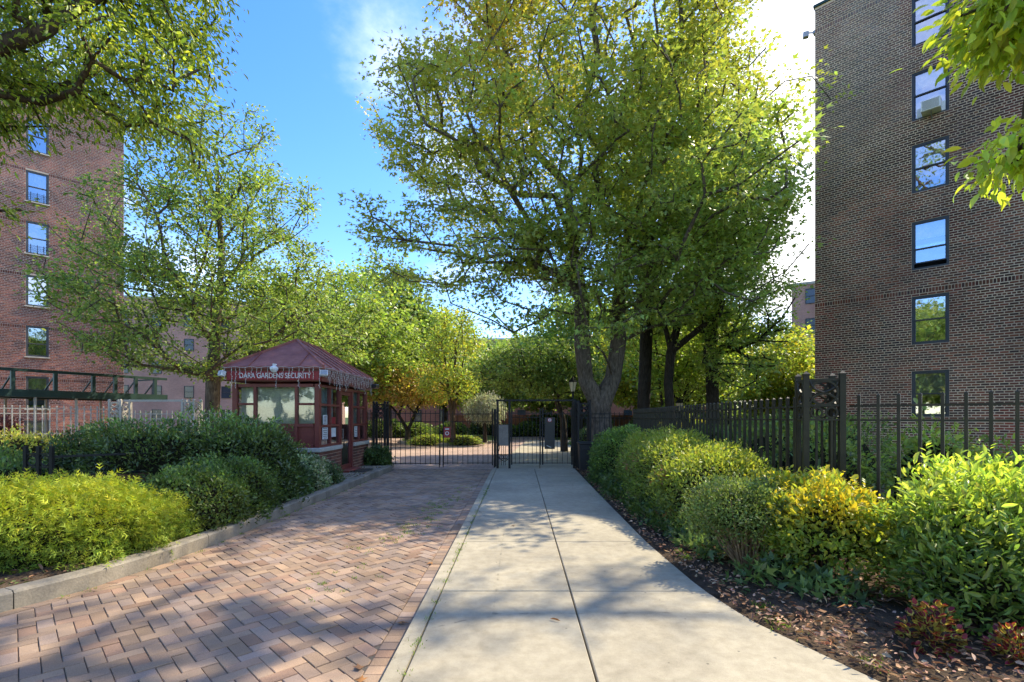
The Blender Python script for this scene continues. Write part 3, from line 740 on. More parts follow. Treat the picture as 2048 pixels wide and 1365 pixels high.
# hipped standing-seam roof
ex0,ex1,ey0,ey1=bx0-.13,bx1+.15,by0-.13,by1+.13; ez=2.64; rz=3.41; r0,r1=12.40,13.75
m=MB(); A=(ex0,ey0,ez); B=(ex1,ey0,ez); C=(ex1,ey1,ez); Dd=(ex0,ey1,ez); R0=(cxb,r0,rz); R1=(cxb,r1,rz)
m._add([A,B,C,Dd,R0,R1,(ex0,ey0,ez-.05),(ex1,ey0,ez-.05),(ex1,ey1,ez-.05),(ex0,ey1,ez-.05)],[(0,1,4),(1,2,5,4),(2,3,5),(3,0,4,5),(6,7,1,0),(7,8,2,1),(8,9,3,2),(9,6,0,3),(9,8,7,6)])
rf=bpart(m,'roof',M['roof_red'])
m=MB()
def seam(a,b,w=.022,h=.035): m.bar(a,b,w,h)
for p,q in ((A,R0),(B,R0),(C,R1),(Dd,R1),(R0,R1)): seam(Vector(p)+Vector((0,0,.012)),Vector(q)+Vector((0,0,.012)),.05,.05)
o=m.build('hip_cap',M['roof_red']); o.parent=rf
for k in range(1,8):                                 # seams of the right and left slopes
    y=ey0+(ey1-ey0)*k/8; 
    if y<r0: f=(y-ey0)/(r0-ey0)
    elif y>r1: f=(ey1-y)/(ey1-r1)
    else: f=1
    for X,sg in ((ex1,1),(ex0,-1)):
        m=MB(); m.bar((X,y,ez+.015),(lerp(X,cxb,f),y,lerp(ez,rz,f)+.015),.022,.035); o=m.build('roof_seam',M['roof_red']); o.parent=rf
for k in range(1,4):
    x=ex0+(ex1-ex0)*k/4; f=(x-ex0)/(cxb-ex0) if x<=cxb else (ex1-x)/(ex1-cxb)
    for Y,YR in ((ey0,r0),(ey1,r1)):
        if abs(x-cxb)<.01: continue
        m=MB(); m.bar((x,Y,ez+.015),(x,lerp(Y,YR,f),lerp(ez,rz,f)+.015),.012,.018); o=m.build('roof_seam',M['roof_red']); o.parent=rf
# lamps and camera on the eaves
def fitting(name,label,cat,loc,parts):
    e=empty(name,loc,0,label,cat)
    for nm,mm,mt in parts:
        o=mm.build(nm,mt); o.parent=e
    return e
m1=MB(); m1.lathe((0,0,-.09),[(.0,-.09),(.05,-.08),(.085,-.03),(.09,.0),(.085,.03),(.05,.05)],14); m2=MB(); m2.box((0,.03,-.01),(.05,.1,.05))
o=fitting('dome_camera','white round camera above the booth lettering','camera',(cxb+.03,by0-.14,2.68),[('dome',m1,M['white_paint']),('mount',m2,M['white_paint'])]); 
def flood(label,loc,rz):
    m1=MB(); m1.box((0,-.05,0),(.17,.1,.13),0,None,.015); m2=MB(); m2.box((0,-.104,0),(.14,.008,.1)); m3=MB(); m3.bar((0,.0,0),(0,.1,-.02),.03)
    e=fitting('floodlight',label,'lamp',loc,[('housing',m1,M['white_paint']),('lens',m2,M['steel']),('bracket',m3,M['white_paint'])]); e.rotation_euler=(R(-15),0,rz)
flood('white twin floodlight at the booth corner beside the lettering',(bx1+.14,by0-.10,2.47),R(25))
flood('white floodlight at the booth corner next to the oak',(bx0-.16,by0-.04,2.47),R(-40))
m1=MB(); m1.box((0,0,0),(.13,.34,.12),0,None,.015); m2=MB(); m2.bar((-.05,0,0),(-.2,0,.08),.03); m3=MB(); m3.lathe((0,0,0),[(.045,-.01),(.045,.01)],12)
fitting('security_camera','black security camera on the booth eave beside the car gate','camera',(ex1+.12,ey1-.2,2.43),[('housing',m1,M['plastic_black']),('arm',m2,M['plastic_black'])])
# icicle light strings
def icicles(label,a,b,n,seed):
    rs=random.Random(seed); a=Vector(a); b=Vector(b); m=MB(); mb=MB(); L=(b-a).length
    pts=[a.lerp(b,i/30)+Vector((0,0,-.012*math.sin(i*1.3))) for i in range(31)]; m.tube(pts,.004,4)
    for k in range(n):
        p=a.lerp(b,(k+.5+rs.uniform(-.25,.25))/n); ln=rs.choice([.16,.24,.32,.4])
        q=[p]; z=0
        while z<ln:
            z+=.05; q.append(p+Vector((rs.uniform(-.014,.014),rs.uniform(-.014,.014),-z)))
            mb.lathe(tuple(q[-1]+Vector((rs.uniform(-.012,.012),0,-.012))),[(.002,-.014),(.006,-.004),(.003,.012)],5)
        m.tube(q,.0035,4)
    e=empty('icicle_lights',tuple(a),0,label,'string lights')
    o=m.build('wire',M['wire'],e); o.matrix_parent_inverse=Matrix.Translation(-a); o=mb.build('bulbs',M['wire'],e); o.matrix_parent_inverse=Matrix.Translation(-a); o['kind']='stuff'
icicles('white icicle light string hanging over the booth lettering',(ex0-.01,by0-.145,2.62),(ex1-.02,by0-.145,2.62),19,3)
icicles('white icicle light string hanging along the booth door side',(ex1+.012,ey0+.05,2.62),(ex1+.012,ey1,2.62),46,4)
m=MB(); m.box((-4.0,13.2,.101),(.45,.8,.012)); tag(m.build('door_mat',M['plastic_black']),'black door mat on the concrete pad outside the booth','mat')

# ------------------------------------------------------------------ iron pillars, fences and gates
def make_pillar(mat,name='lattice_pillar',s=.34,H=1.98):
    root=empty(name); h=s/2
    for x in (-h,h):
        for y in (-h,h):
            m=MB(); m.box((x,y,H/2-.1),(.056,.056,H+.2-.03)); o=m.build('post',mat,root)
            m=MB(); m._add([(x-.032,y-.032,H-.03),(x+.032,y-.032,H-.03),(x+.032,y+.032,H-.03),(x-.032,y+.032,H-.03),(x-.032,y-.032,H-.015),(x+.032,y-.032,H-.015),(x+.032,y+.032,H-.015),(x-.032,y+.032,H-.015),(x,y,H+.018)],[(3,2,1,0),(0,1,5,4),(1,2,6,5),(2,3,7,6),(3,0,4,7),(4,5,8),(5,6,8),(6,7,8),(7,4,8)]); m.build('post_cap',mat,o)
    for k in range(4):
        a=k*math.pi/2; c,sn=math.cos(a),math.sin(a); Mx=Matrix.Rotation(a,4,'Z')@Matrix.Translation((0,-h,0)); g=s-.056
        m=MB(); m.M=Mx
        for z in (H-.08,1.625,1.475): m.box((0,0,z),(g,.03,.022))
        m.build('rail',mat,root)
        m=MB(); m.M=Mx; zc=(H-.08+1.625)/2; hh=(H-.08-1.625)/2
        m.ring((0,0,zc),hh*.93,.016,(1,0,0),(0,0,1),22,4,None,g/2*.93)
        # interlaced curved cross
        for s1 in (-1,1):
            for s2 in (-1,1):
                pts=[(s1*g/2*(1-t)**1.0*1.0, .006*s1, zc+s2*hh*(1-t)) for t in (0,.25,.5,.75,1.)]
                pts=[(p[0]+ (0.028*s1*math.sin(math.pi*i/4)), p[1], p[2]-(0.02*s2*math.sin(math.pi*i/4))) for i,p in enumerate(pts)]
                m.tube(pts,.016,5)
        m.build('lattice',mat,root)
        for q in (-g/4,g/4):
            m=MB(); m.M=Mx; m.ring((q,0,1.55),.054,.014,(1,0,0),(0,0,1),16); m.build('ring',mat,root)
            m=MB(); m.M=Mx; m.box((q,0,.72),(.022,.022,1.5)); m.build('picket',mat,root)
    return root
def place(root,loc,rz,label,group=None,cat='pillar',first=[]):
    o=root if id(root) not in first else copy_tree(root); first.append(id(root))
    o.location=loc; o.rotation_euler=(0,0,rz); o['label']=label; o['category']=cat
    if group: o['group']=group
    return o
pil=make_pillar(M['bronze_paint']); 
GP='iron lattice pillars along the entrance fence'
place(pil,(3.38,5.5,-.0),R(-17),'olive black iron lattice pillar in the fence above the yellow shrub',GP)
pil2=make_pillar(M['iron'])
place(pil2,(-4.03,15.35,0),0,'black iron lattice pillar between guard booth and car gate',GP)
place(pil2,(2.08,14.55,0),0,'black iron lattice pillar with bin at the end of the pedestrian gate',GP)
pil3=make_pillar(M['pale_paint'])
place(pil3,(-11.85,15.1,.05),0,'pale beige iron lattice pillar at the end of the pale fence',GP)
place(pil3,(-9.6,15.0,.05),0,'pale beige iron lattice pillar in front of the oak trunk',GP)
cap_me={}
def fence(label,a,b,z0,ztop,rails,spacing,w,mat,group='iron picket fences around the court',posts=0):
    a=Vector((*a,0)); b=Vector((*b,0)); L=(b-a).length; d=(b-a)/L; root=empty('picket_fence',(a.x,a.y,0),math.atan2(d.y,d.x),label,'fence',group)
    key=(w,z0,ztop,mat.name)
    if key not in cap_me:
        m=MB(); m.box((0,0,(z0+ztop-.02)/2),(w,w,ztop-.02-z0)); h=w*.56
        m._add([(-h,-h,ztop-.03),(h,-h,ztop-.03),(h,h,ztop-.03),(-h,h,ztop-.03),(-h,-h,ztop-.012),(h,-h,ztop-.012),(h,h,ztop-.012),(-h,h,ztop-.012),(0,0,ztop+.006)],[(3,2,1,0),(0,1,5,4),(1,2,6,5),(2,3,7,6),(3,0,4,7),(4,5,8),(5,6,8),(6,7,8),(7,4,8)])
        cap_me[key]=m.mesh('picket'); cap_me[key].materials.append(mat)
    n=int(L/spacing)
    for i in range(n):
        o=link_mesh('picket',cap_me[key],None,root); o.location=((i+.5)*L/n,0,0)
    for z in rails:
        m=MB(); m.box((L/2,0,z),(L,.018 if w<.03 else .016,.022)); m.build('rail',mat,root)
    for k in range(posts):
        m=MB(); m.box((L*(k+.5)/posts,0,(z0+ztop)/2),(.05,.05,ztop-z0+.02)); m.build('post',mat,root)
    return root
RA=(1.62,1.47,.18)
fence('olive black iron picket fence behind the clipped privet hedge',(3.62,14.95),(3.3,5.75),-.05,1.74,RA,.17,.032,M['bronze_paint'])
fence('olive black iron picket fence in front of the dark brown brick wall',(3.62,5.36),(8.2,.4),-.05,1.74,RA,.168,.028,M['bronze_paint'])
fence('thin black iron picket fence at the foot of the forked tree',(2.27,15.0),(3.58,15.0),-.05,1.66,(1.6,1.48,.15),.135,.018,M['iron'])
fence('thin black iron picket fence squeezed between guard booth and pillar',(-4.9,15.45),(-4.25,15.4),-.05,1.66,(1.6,1.48,.15),.13,.018,M['iron'])
fence('pale beige picket fence in front of the sidewalk shed posts',(-12.05,15.1),(-15.2,10.9),-.05,1.82,(1.74,1.60,1.04,.2),.147,.026,M['pale_paint'])
fence('pale beige picket fence running from beige pillar to guard booth',(-9.35,15.05),(-6.6,15.05),-.05,1.72,(1.62,1.48,.2),.16,.022,M['pale_paint'])
fence('black picket fence deep inside the court under the trees',(3.9,24.),(14,22.),0,1.5,(1.42,.2),.15,.02,M['iron'])
m=MB(); root=empty('gateway',(-11.65,15.05,0),0,'pale beige gate frame spanning the two beige lattice pillars','gate')
m.box((.92,0,2.0),(1.9,.06,.06)); m.build('lintel',M['pale_paint'],root)
for x in (.15,1.72): m=MB(); m.box((x,0,.98),(.05,.05,1.96)); m.build('post',M['pale_paint'],root)
for k in range(9): m=MB(); m.box((.3+.16*k,0,.85),(.02,.02,1.7)); m.build('bar',M['pale_paint'],root)
for z in (1.6,1.45,.15): m=MB(); m.box((.935,0,z),(1.5,.018,.022)); m.build('rail',M['pale_paint'],root)

def gate_leaf(name,label,x0,x1,y,zlo,zhi,n,dip=0,rails=(),fr=.035,rod=None,cat='gate',group=None):
    root=empty(name,(x0,y,0),0,label,cat,group); L=x1-x0
    for x in (fr/2,L-fr/2): m=MB(); m.box((x,0,(zlo+zhi)/2+.02),(fr,fr,zhi-zlo+.1)); m.build('stile',M['iron'],root)
    for i in range(n):
        x=L*(i+1)/(n+1); h=zhi-dip*math.sin(math.pi*((x/L)))
        m=MB(); m.box((x,0,(zlo+h)/2),(.015,.015,h-zlo)); m.build('bar',M['iron'],root)
    for z in rails: m=MB(); m.box((L/2,0,z),(L-2*fr,.02,.022)); m.build('rail',M['iron'],root)
    if rod is not None: m=MB(); m.bar((rod,-.03,-.03),(rod,-.03,.5),.018); m.build('drop_rod',M['iron'],root)
    return root
gy=15.3
CG='the two leaves of the iron car gate'
gate_leaf('car_gate','left leaf of the black iron car gate hinged at the booth pillar',-3.72,-2.19,gy,.06,1.70,9,0,(1.62,1.36,.09),.035,1.5)
lf=gate_leaf('car_gate','right leaf of the black iron car gate with a red sign on it',-2.12,-.58,gy,.06,1.70,9,.0,(1.60,1.36,.10),.035,.02)
for k in range(2):
    x=(-3.80,-.52)[k]; m=MB(); m.box((x,gy,.85),(.07,.07,1.8)); tag(m.build('gate_post',M['iron']),('black square gate post beside the booth lattice pillar','black square gate post between car gate and pedestrian gate')[k],'gate post')
sg=empty('sign',(-1.98,gy-.03,1.04),0,'small red sign with a white mark hung on the car gate','sign')
m=MB(); m.box((0,0,0),(.21,.012,.33),0,None,.004); m.build('plate',M['sign_red'],sg)
m=MB(); m.ring((0,-.01,-.03),.05,.012,(1,0,0),(0,0,1),14); m.box((0,-.009,.1),(.12,.006,.03)); m.build('mark',M['white_paint'],sg)
# pedestrian gate
py=14.75
pg=empty('gateway',(.0,py,0),0,'tall black iron frame of the pedestrian gate over the concrete walk','gate')
def ppart(mm,nm,mt=None): o=mm.build(nm,mt or M['iron']); o.parent=pg; o.matrix_parent_inverse=Matrix.Translation((0,-py,0)); return o
X1,X2,X3,X4=-.425,-.075,1.845,.89
for x,w in ((X1,.07),(X2,.065),(X3,.09)): m=MB(); m.box((x,py,.98),(w,.07,2.02)); ppart(m,'post')
m=MB(); m.box(((X1+X3)/2,py,2.0),(X3-X1+.1,.05,.05)); ppart(m,'lintel')
for x in (-.31,-.25,-.19): m=MB(); m.box((x,py,1.03),(.014,.014,1.9)); ppart(m,'bar')
for k in range(2): m=MB(); m.ring((-.31+.12*k,py-.01,.33),.055,.009,(1,0,0),(0,0,1),14); ppart(m,'ring')
m=MB(); m.box((-.25,py,.27),(.28,.02,.02)); m.box((-.25,py,.40),(.28,.02,.02)); ppart(m,'rail')
m=MB(); m.box((-.25,py-.02,.97),(.285,.012,.62),0,None,.003); ppart(m,'screen_panel',M['screen'])
m=MB(); m.tube([(-.40,py-.05,.75),(-.36,py-.06,.6),(-.42,py-.06,.42),(-.37,py-.07,.30),(-.30,py-.06,.24),(-.2,py-.06,.2),(-.12,py-.06,.27)],.012,6); ppart(m,'chain',M['iron'])
gate_leaf('pedestrian_gate','left leaf of the black iron pedestrian gate beside the metal screen',-.03,.85,py,.13,1.68,6,0,(1.62,1.5,.15),.04,.85)
gr=gate_leaf('pedestrian_gate','right leaf of the black iron pedestrian gate with dark latch plate',.88,1.79,py,.13,1.70,5,0,(1.6,.15),.045)
lp=empty('latch_plate',(1.11,py-.03,1.03),0,'tall dark metal latch plate with a red sticker on the pedestrian gate','plate')
m=MB(); m.box((0,0,0),(.30,.014,.93),0,None,.003); m.build('plate',M['plastic_black'],lp)
m=MB(); m.box((0,-.012,.39),(.12,.006,.11)); m.build('sticker',M['sign_red'],lp)
m=MB(); 
for k in range(3): m.box((-.03+.03*k,-.017,.39),(.012,.004,.06))
m.ring((0,-.016,.39),.042,.005,(1,0,0),(0,0,1),14); m.build('sticker_mark',M['white_paint'],lp)
m=MB(); m.bar((-.09,-.04,-.36),(.04,-.04,-.42),.028); m.build('handle',M['steel'],lp)
# bin
bn=empty('litter_bin',(2.07,14.1,0),0,'black plastic litter bin standing beside the pedestrian gate pillar','bin')
m=MB(); m._add([(x*s,y*s,z) for s,z in ((.165,0),(.2,.74)) for x,y in ((-1,-1),(1,-1),(1,1),(-1,1))],[(3,2,1,0),(4,5,6,7)]+[(i,(i+1)%4,4+(i+1)%4,4+i) for i in range(4)]); m.build('body',M['plastic_black'],bn)
m=MB(); m.box((0,0,.775),(.44,.44,.07),0,None,.02); m.build('lid',M['plastic_black'],bn)
m=MB(); m.box((0,-.205,.62),(.2,.02,.05)); m.build('handle',M['plastic_black'],bn)

# low ring railing among the left-hand shrubs
lr=empty('low_railing',(-7.1,7.3,0),0,'low black iron railing with two rings among the golden shrubs','railing')
for k in range(3): m=MB(); m.box((.19*k,0,.50),(.045,.045,1.16)); m.build('post',M['iron'],lr)
for z in (.965,.77): m=MB(); m.box((.19,0,z),(.36,.03,.022)); m.build('rail',M['iron'],lr)
for k in range(2): m=MB(); m.ring((.095+.19*k,0,.867),.072,.014,(1,0,0),(0,0,1),18); m.build('ring',M['iron'],lr)
for z in (.92,.63): m=MB(); m.bar((.4,.02,z),(1.6,1.3,z),.03); m.build('rail',M['iron'],lr)
m=MB(); m.bar((.42,.1,.54),(1.7,1.2,.54),.04,.13); m.build('board',M['wood'],lr)

# lamps in the court
def lamp(label,loc,h):
    e=empty('street_lamp',loc,0,label,'lamp post','lantern lamp posts in the court')
    m=MB(); m.lathe((0,0,0),[(.09,0),(.09,.3),(.05,.4),(.04,h-.05),(.06,h)],10); m.build('pole',M['iron'],e)
    m=MB(); m.lathe((0,0,h),[(.07,0),(.15,.34),(.15,.36)],8); m.build('lantern',M['lamp_glass'],e)
    m=MB(); m.lathe((0,0,h+.36),[(.18,0),(.17,.03),(.06,.16),(.02,.2),(.02,.26)],8); m.build('cap',M['iron'],e)
    for k in range(4):
        a=k*math.pi/2; m=MB(); m.bar((.07*math.cos(a),.07*math.sin(a),h),(.152*math.cos(a),.152*math.sin(a),h+.36),.014); m.build('lantern_bar',M['iron'],e)
lamp('black lantern lamp post left of the forked tree trunk',(2.36,19.4,0),2.5)
lamp('black lantern lamp post between the slender trunks behind the fence',(7.2,21.5,0),1.75)
lamp('black lantern lamp post far back under the trees behind the bushes',(13.,30.,0),2.4)

# sidewalk shed
sa=Vector((-18.8-1.0,18.4-2.1,0)); sb=Vector((-16.3,23.6,0)); d=(sb-sa); L=d.length; ang=math.atan2(d.y,d.x)
sh=empty('sidewalk_shed',tuple(sa),ang,'dark green sidewalk shed on pale posts in front of the red brick block','scaffold')
def spart(mm,nm,mt): return mm.build(nm,mt,sh)
zd=2.27; zt=3.34
m=MB(); m.box((L/2,0,zd+.14),(L,.14,.28)); spart(m,'deck_beam',M['green_paint'])
m=MB(); m.box((L/2,1.3,zd+.26),(L,2.6,.05)); spart(m,'deck',M['wood'])
m=MB(); m.box((L/2,0,zt-.05),(L,.09,.11)); spart(m,'top_rail',M['green_paint'])
k=0; x=.1
while x<L:
    m=MB(); m.box((x,0,(zd+zt)/2+.1),(.12,.12,zt-zd-.28)); spart(m,'upright',M['green_paint'])
    m=MB(); m.bar((x,.05,zt-.2),(x-.05,.75,zd+.28),.045); spart(m,'brace',M['green_paint']); x+=1.27 if x<5 else .8
m=MB(); m.box((L/2,2.6,zd+.12),(L,.1,.24)); m.box((L-.04,1.3,zt-.04),(.07,2.6,.07)); spart(m,'end_rail',M['green_paint'])
for x in (.8,1.9,3.3,4.6,6.6):
    for y in (.02,2.5): m=MB(); m.lathe((x,y,-.1),[(.05,0),(.05,zd+.1)],8); spart(m,'post',M['pale_paint'])
m=MB(); m.box((2.4,1.2,zd-.04),(1.2,.12,.06)); spart(m,'light_bar',M['steel'])
# ------------------------------------------------------------------ foliage
T_RHOMB=(np.array([(0,0,0),(.5,-.5,.10),(1,0,-.08),(.5,.5,.10)],float),[(0,1,2),(0,2,3)])
T_LEAF=(np.array([(0,0,0),(.28,-.42,.07),(.68,-.36,.05),(1,0,-.12),(.68,.36,.05),(.28,.42,.07)],float),[(0,1,2,3),(0,3,4,5)])
T_LONG=(np.array([(0,0,0),(.2,-.36,.05),(.5,-.5,.05),(.8,-.28,-.02),(1,0,-.14),(.8,.28,-.02),(.5,.5,.05),(.2,.36,.05),(.5,0,-.01)],float),[(0,1,2,8),(8,2,3,4),(0,8,6,7),(8,4,5,6)])
T_MAPLE=(np.array([(0,0,0),(.38,-.24,.03),(1,0,-.12),(.38,.24,.03),(.5,-.66,-.06),(.5,.66,-.06)],float),[(0,1,2,3),(0,4,1),(0,3,5)])
T_FROND=(np.array([(0,-.02,0),(0,.02,0),(1,0,-.15)]+[q for k in range(2) for s in (-1,1) for q in ((.10+.34*k,0,-.02*k),(.28+.34*k,0,-.03*k),(.50+.34*k,s*(.42-.12*k),-.06-.03*k))],float),
         [(0,1,2)]+[(3+3*i,4+3*i,5+3*i) for i in range(4)])
T_BLADE=(np.array([(0,-.5,0),(0,.5,0),(.6,.35,-.05),(1,0,-.3),(.6,-.35,-.05)],float),[(0,1,2,4),(4,2,3)])
def norm(a): return a/(np.linalg.norm(a,axis=-1,keepdims=True)+1e-9)
def leaves(name,pos,d,n,L,W,colr,tm,mat,parent=None,kind=None):
    tv,tf=tm; N=len(pos); x=norm(d); z=norm(n-x*np.sum(n*x,axis=1,keepdims=True)); y=np.cross(z,x)
    L=np.broadcast_to(np.asarray(L,float),(N,))[:,None,None]; W=np.broadcast_to(np.asarray(W,float),(N,))[:,None,None]
    v=pos[:,None,:]+x[:,None,:]*tv[None,:,0:1]*L+y[:,None,:]*tv[None,:,1:2]*W+z[:,None,:]*tv[None,:,2:3]*L
    nv=len(tv); me=bpy.data.meshes.new(name); me.vertices.add(N*nv); me.vertices.foreach_set('co',v.astype(np.float32).ravel())
    lens=np.array([len(f) for f in tf]); flat=np.array([i for f in tf for i in f])
    idx=(flat[None,:]+(np.arange(N)*nv)[:,None]).astype(np.int32).ravel(); me.loops.add(len(idx)); me.loops.foreach_set('vertex_index',idx)
    tot=np.tile(lens,N); st=np.concatenate([[0],np.cumsum(tot)[:-1]]); me.polygons.add(len(tot))
    me.polygons.foreach_set('loop_start',st.astype(np.int32)); 
    me.update(calc_edges=True)
    a=me.color_attributes.new('Col','BYTE_COLOR','POINT'); cc=np.ones((N,nv,4),np.float32); cc[:,:,:3]=np.clip(colr,0,1)[:,None,:]; a.data.foreach_set('color',cc.ravel())
    o=link_mesh(name,me,mat,parent)
    if kind: o['kind']=kind
    return o
def pick(pal,n,var=.18,r=rng):
    pal=np.array(pal,float); c=pal[r.integers(0,len(pal),n)]*np.array([2.0,1.78,1.6]); return c*(1+var*r.standard_normal((n,1)))*(1+.06*r.standard_normal((n,3)))
def lump(u,r,k=3,amp=.16):
    """smooth direction noise for uneven outlines"""
    s=np.zeros(len(u))
    for i in range(9):
        w=r.standard_normal(3)*k*(1+.35*i); s+=np.sin(u@w+r.uniform(0,6.28))/(1+.35*i)
    return 1+amp*s/1.6
def crown_points(ells,n,r,shell=.55):
    vol=np.array([e[1][0]*e[1][1]*e[1][2]*(e[2] if len(e)>2 else 1) for e in ells],float)**.8; cnt=(vol/vol.sum()*n).astype(int)+1; out=[]
    for e,k in zip(ells,cnt):
        u=norm(r.standard_normal((k,3))); rad=(1-(1-r.random(k)**(1/3))*(1.0))**(shell) ; rad=np.minimum(rad,1)*lump(u,r)
        out.append(np.array(e[0])+u*np.array(e[1])*rad[:,None])
    return np.concatenate(out)
def grow(trunk,targets,bf=.35,step=.9,r=rng,sag=.05):
    """trunk: list of (point, parent index). Targets are joined one by one to the cheapest node: length plus a share of the path back to the root"""
    nodes=[np.array(p,float) for p,_ in trunk]; par=[q for _,q in trunk]; path=[0.]
    for i in range(1,len(nodes)): path.append(path[par[i]]+np.linalg.norm(nodes[i]-nodes[par[i]]))
    T=np.asarray(targets); N=len(T); best=np.full(N,1e9); bp=np.zeros(N,int); alive=np.ones(N,bool); tipidx=np.zeros(N,int)
    def offer(i):
        d=T-nodes[i]; L=np.linalg.norm(d,axis=1); c=L+bf*path[i]+.45*np.maximum(0,-d[:,2])
        b=(c<best)&alive; best[b]=c[b]; bp[b]=i
    start=[i for i in range(len(nodes)) if i>=trunk_free]
    for i in start: offer(i)
    for _ in range(N):
        k=int(np.argmin(np.where(alive,best,1e9))); alive[k]=False; p=bp[k]; a=nodes[p]; b=T[k]; L=np.linalg.norm(b-a); m=max(1,int(L/step)); prev=p
        for s in range(1,m+1):
            t=s/m; q=a+(b-a)*t
            if s<m: q=q+r.standard_normal(3)*L*.035+np.array([0,0,sag*L*math.sin(math.pi*t)])
            nodes.append(q); par.append(prev); path.append(path[prev]+np.linalg.norm(q-nodes[prev])); prev=len(nodes)-1; offer(prev)
        tipidx[k]=prev
    return nodes,par,tipidx
trunk_free=2
def wood_mesh(name,nodes,par,rt,rmin,mat,parent,expo=.46,flare=1.35,nside=6,trunk_n=0):
    n=len(nodes); cnt=np.zeros(n); ch=[[] for _ in range(n)]
    for i in range(n):
        if par[i]>=0: ch[par[i]].append(i)
    order=sorted(range(n),key=lambda i:-i)
    for i in order:
        if not ch[i]: cnt[i]=1
        if par[i]>=0: cnt[par[i]]+=cnt[i]
    tot=cnt[0]; rad=np.maximum(rmin,rt*(cnt/tot)**expo)
    rad[0]*=flare
    P_=[Vector(p) for p in nodes]; main=[max(c,key=lambda k:cnt[k]) if c else -1 for c in ch]
    m=MB()
    def ringdir(i):
        a=P_[i]-P_[par[i]] if par[i]>=0 else (P_[main[i]]-P_[i])
        d=a.normalized()
        if main[i]>=0: d=(d+(P_[main[i]]-P_[i]).normalized()).normalized()
        return d
    def ring(c,d,r,k):
        rf=Vector((.31,.95,.05)) if abs(d.y)<.9 else Vector((1,0,0)); x=d.cross(rf).normalized(); y=d.cross(x); return [c+(x*math.cos(2*math.pi*j/k)+y*math.sin(2*math.pi*j/k))*r for j in range(k)]
    for i in range(n):
        p=par[i]
        if p<0: continue
        k=10 if rad[i]>.09 else (6 if rad[i]>.03 else 4)
        d1=ringdir(i)
        if main[p]==i: d0,r0=ringdir(p),rad[p]
        else: d0,r0=(P_[i]-P_[p]).normalized(),min(rad[p]*.9,rad[i]*1.25)
        a=ring(P_[p],d0,r0,k); b=ring(P_[i],d1,rad[i],k)
        m._add(a+b,[(j,(j+1)%k,k+(j+1)%k,k+j) for j in range(k)])
    return m.build(name,mat,parent,smooth=True)
def make_tree(name,label,trunk,ells,ntar,K,leaf,wid,rc,pal,bark,rt,tm=T_RHOMB,bf=.35,seed=1,cat='tree',group=None,colfn=None,flat=.6,shell=.55,rmin=.008,mat='leaf',step=.9,flare=1.35,droop=.25,free=2,extra=None,tilt=.75,expo=.46,sag=.05):
    global trunk_free
    trunk_free=free; r=np.random.default_rng(seed); T=crown_points(ells,ntar,r,shell)
    if extra is not None: T=np.concatenate([T,np.array(extra,float)])
    nodes,par,tips=grow(trunk,T,bf,step,r,sag)
    root=empty(name,tuple(trunk[0][0]),0,label,cat,group); inv=Matrix.Translation(-Vector(trunk[0][0]))
    w=wood_mesh('trunk',nodes,par,rt,rmin,M[bark],root,expo=expo,flare=flare); w.matrix_parent_inverse=inv
    nodes=np.array(nodes); tp=nodes[tips]; pp=nodes[np.array(par)[tips]]; out=norm(tp-pp)
    N=len(T)*K; ti=np.repeat(np.arange(len(T)),K)
    g=r.standard_normal((N,3))*np.array([rc,rc,rc*flat]); 
    # twigs carry their leaves back along the last stretch of branch too
    back=r.random(N)[:,None]**2*.9
    pos=tp[ti]-(tp-pp)[ti]*back+g
    d=out[ti]*.6+norm(g)*.7+r.standard_normal((N,3))*.45; d[:,2]-=droop
    nr=np.array([0,0,1.])+r.standard_normal((N,3))*tilt
    cl=(1+.16*r.standard_normal(len(T)))[ti][:,None]
    c=pick(pal,N,.16,r)*np.clip(cl,.6,1.5)*np.array([1.42,1.36,1.3])
    if colfn is not None: c=colfn(pos,c,r)
    sz=leaf*(1+.25*r.standard_normal(N)).clip(.5,1.6)
    o=leaves('crown',pos,d,nr,sz,sz*wid,c,tm,M[mat],root); o.matrix_parent_inverse=inv
    return root
def chain(pts,start=None):
    out=[]; 
    for i,p in enumerate(pts): out.append((p,i-1))
    return out
G_YEL=[(.20,.21,.03),(.155,.19,.032),(.24,.22,.03),(.125,.17,.035)]
G_MID=[(.075,.128,.038),(.095,.15,.042),(.06,.108,.036),(.112,.165,.045)]
G_DARK=[(.04,.075,.022),(.05,.09,.025),(.035,.065,.022),(.065,.105,.027)]
G_LIME=[(.13,.195,.045),(.16,.22,.05),(.105,.17,.042)]

# the big forked maple
def maple_col(p,c,r):
    w=1/(1+np.exp(-((p[:,2]-8.8)*.7-(p[:,0]-3.2)*.22+r.standard_normal(len(p))*.9)))
    yel=pick([(.27,.27,.035),(.23,.25,.035),(.31,.28,.04)],len(p),.15,r); c=c*(1-.6*w[:,None])+yel*.6*w[:,None]
    o=np.exp(-((p[:,0]+.4)**2/5+(p[:,2]-13.6)**2/3.2)); o=o*(r.random(len(p))<.62)
    org=pick([(.34,.19,.03),(.36,.15,.03),(.30,.21,.03)],len(p),.15,r); return c*(1-.55*o[:,None])+org*.55*o[:,None]
tk=[((3.0,16.6,-.1),-1),((2.98,16.6,1.0),0),((2.92,16.6,1.9),1),((2.45,16.55,2.7),2),((2.3,16.5,3.9),3),((2.28,16.3,5.4),4),((2.0,16.4,7.2),5),((1.8,16.5,9.2),6),
    ((3.35,16.6,2.8),2),((3.55,16.7,4.0),8),((3.6,16.9,5.6),9),((3.9,17,7.4),10),((4.4,17.1,9.4),11)]
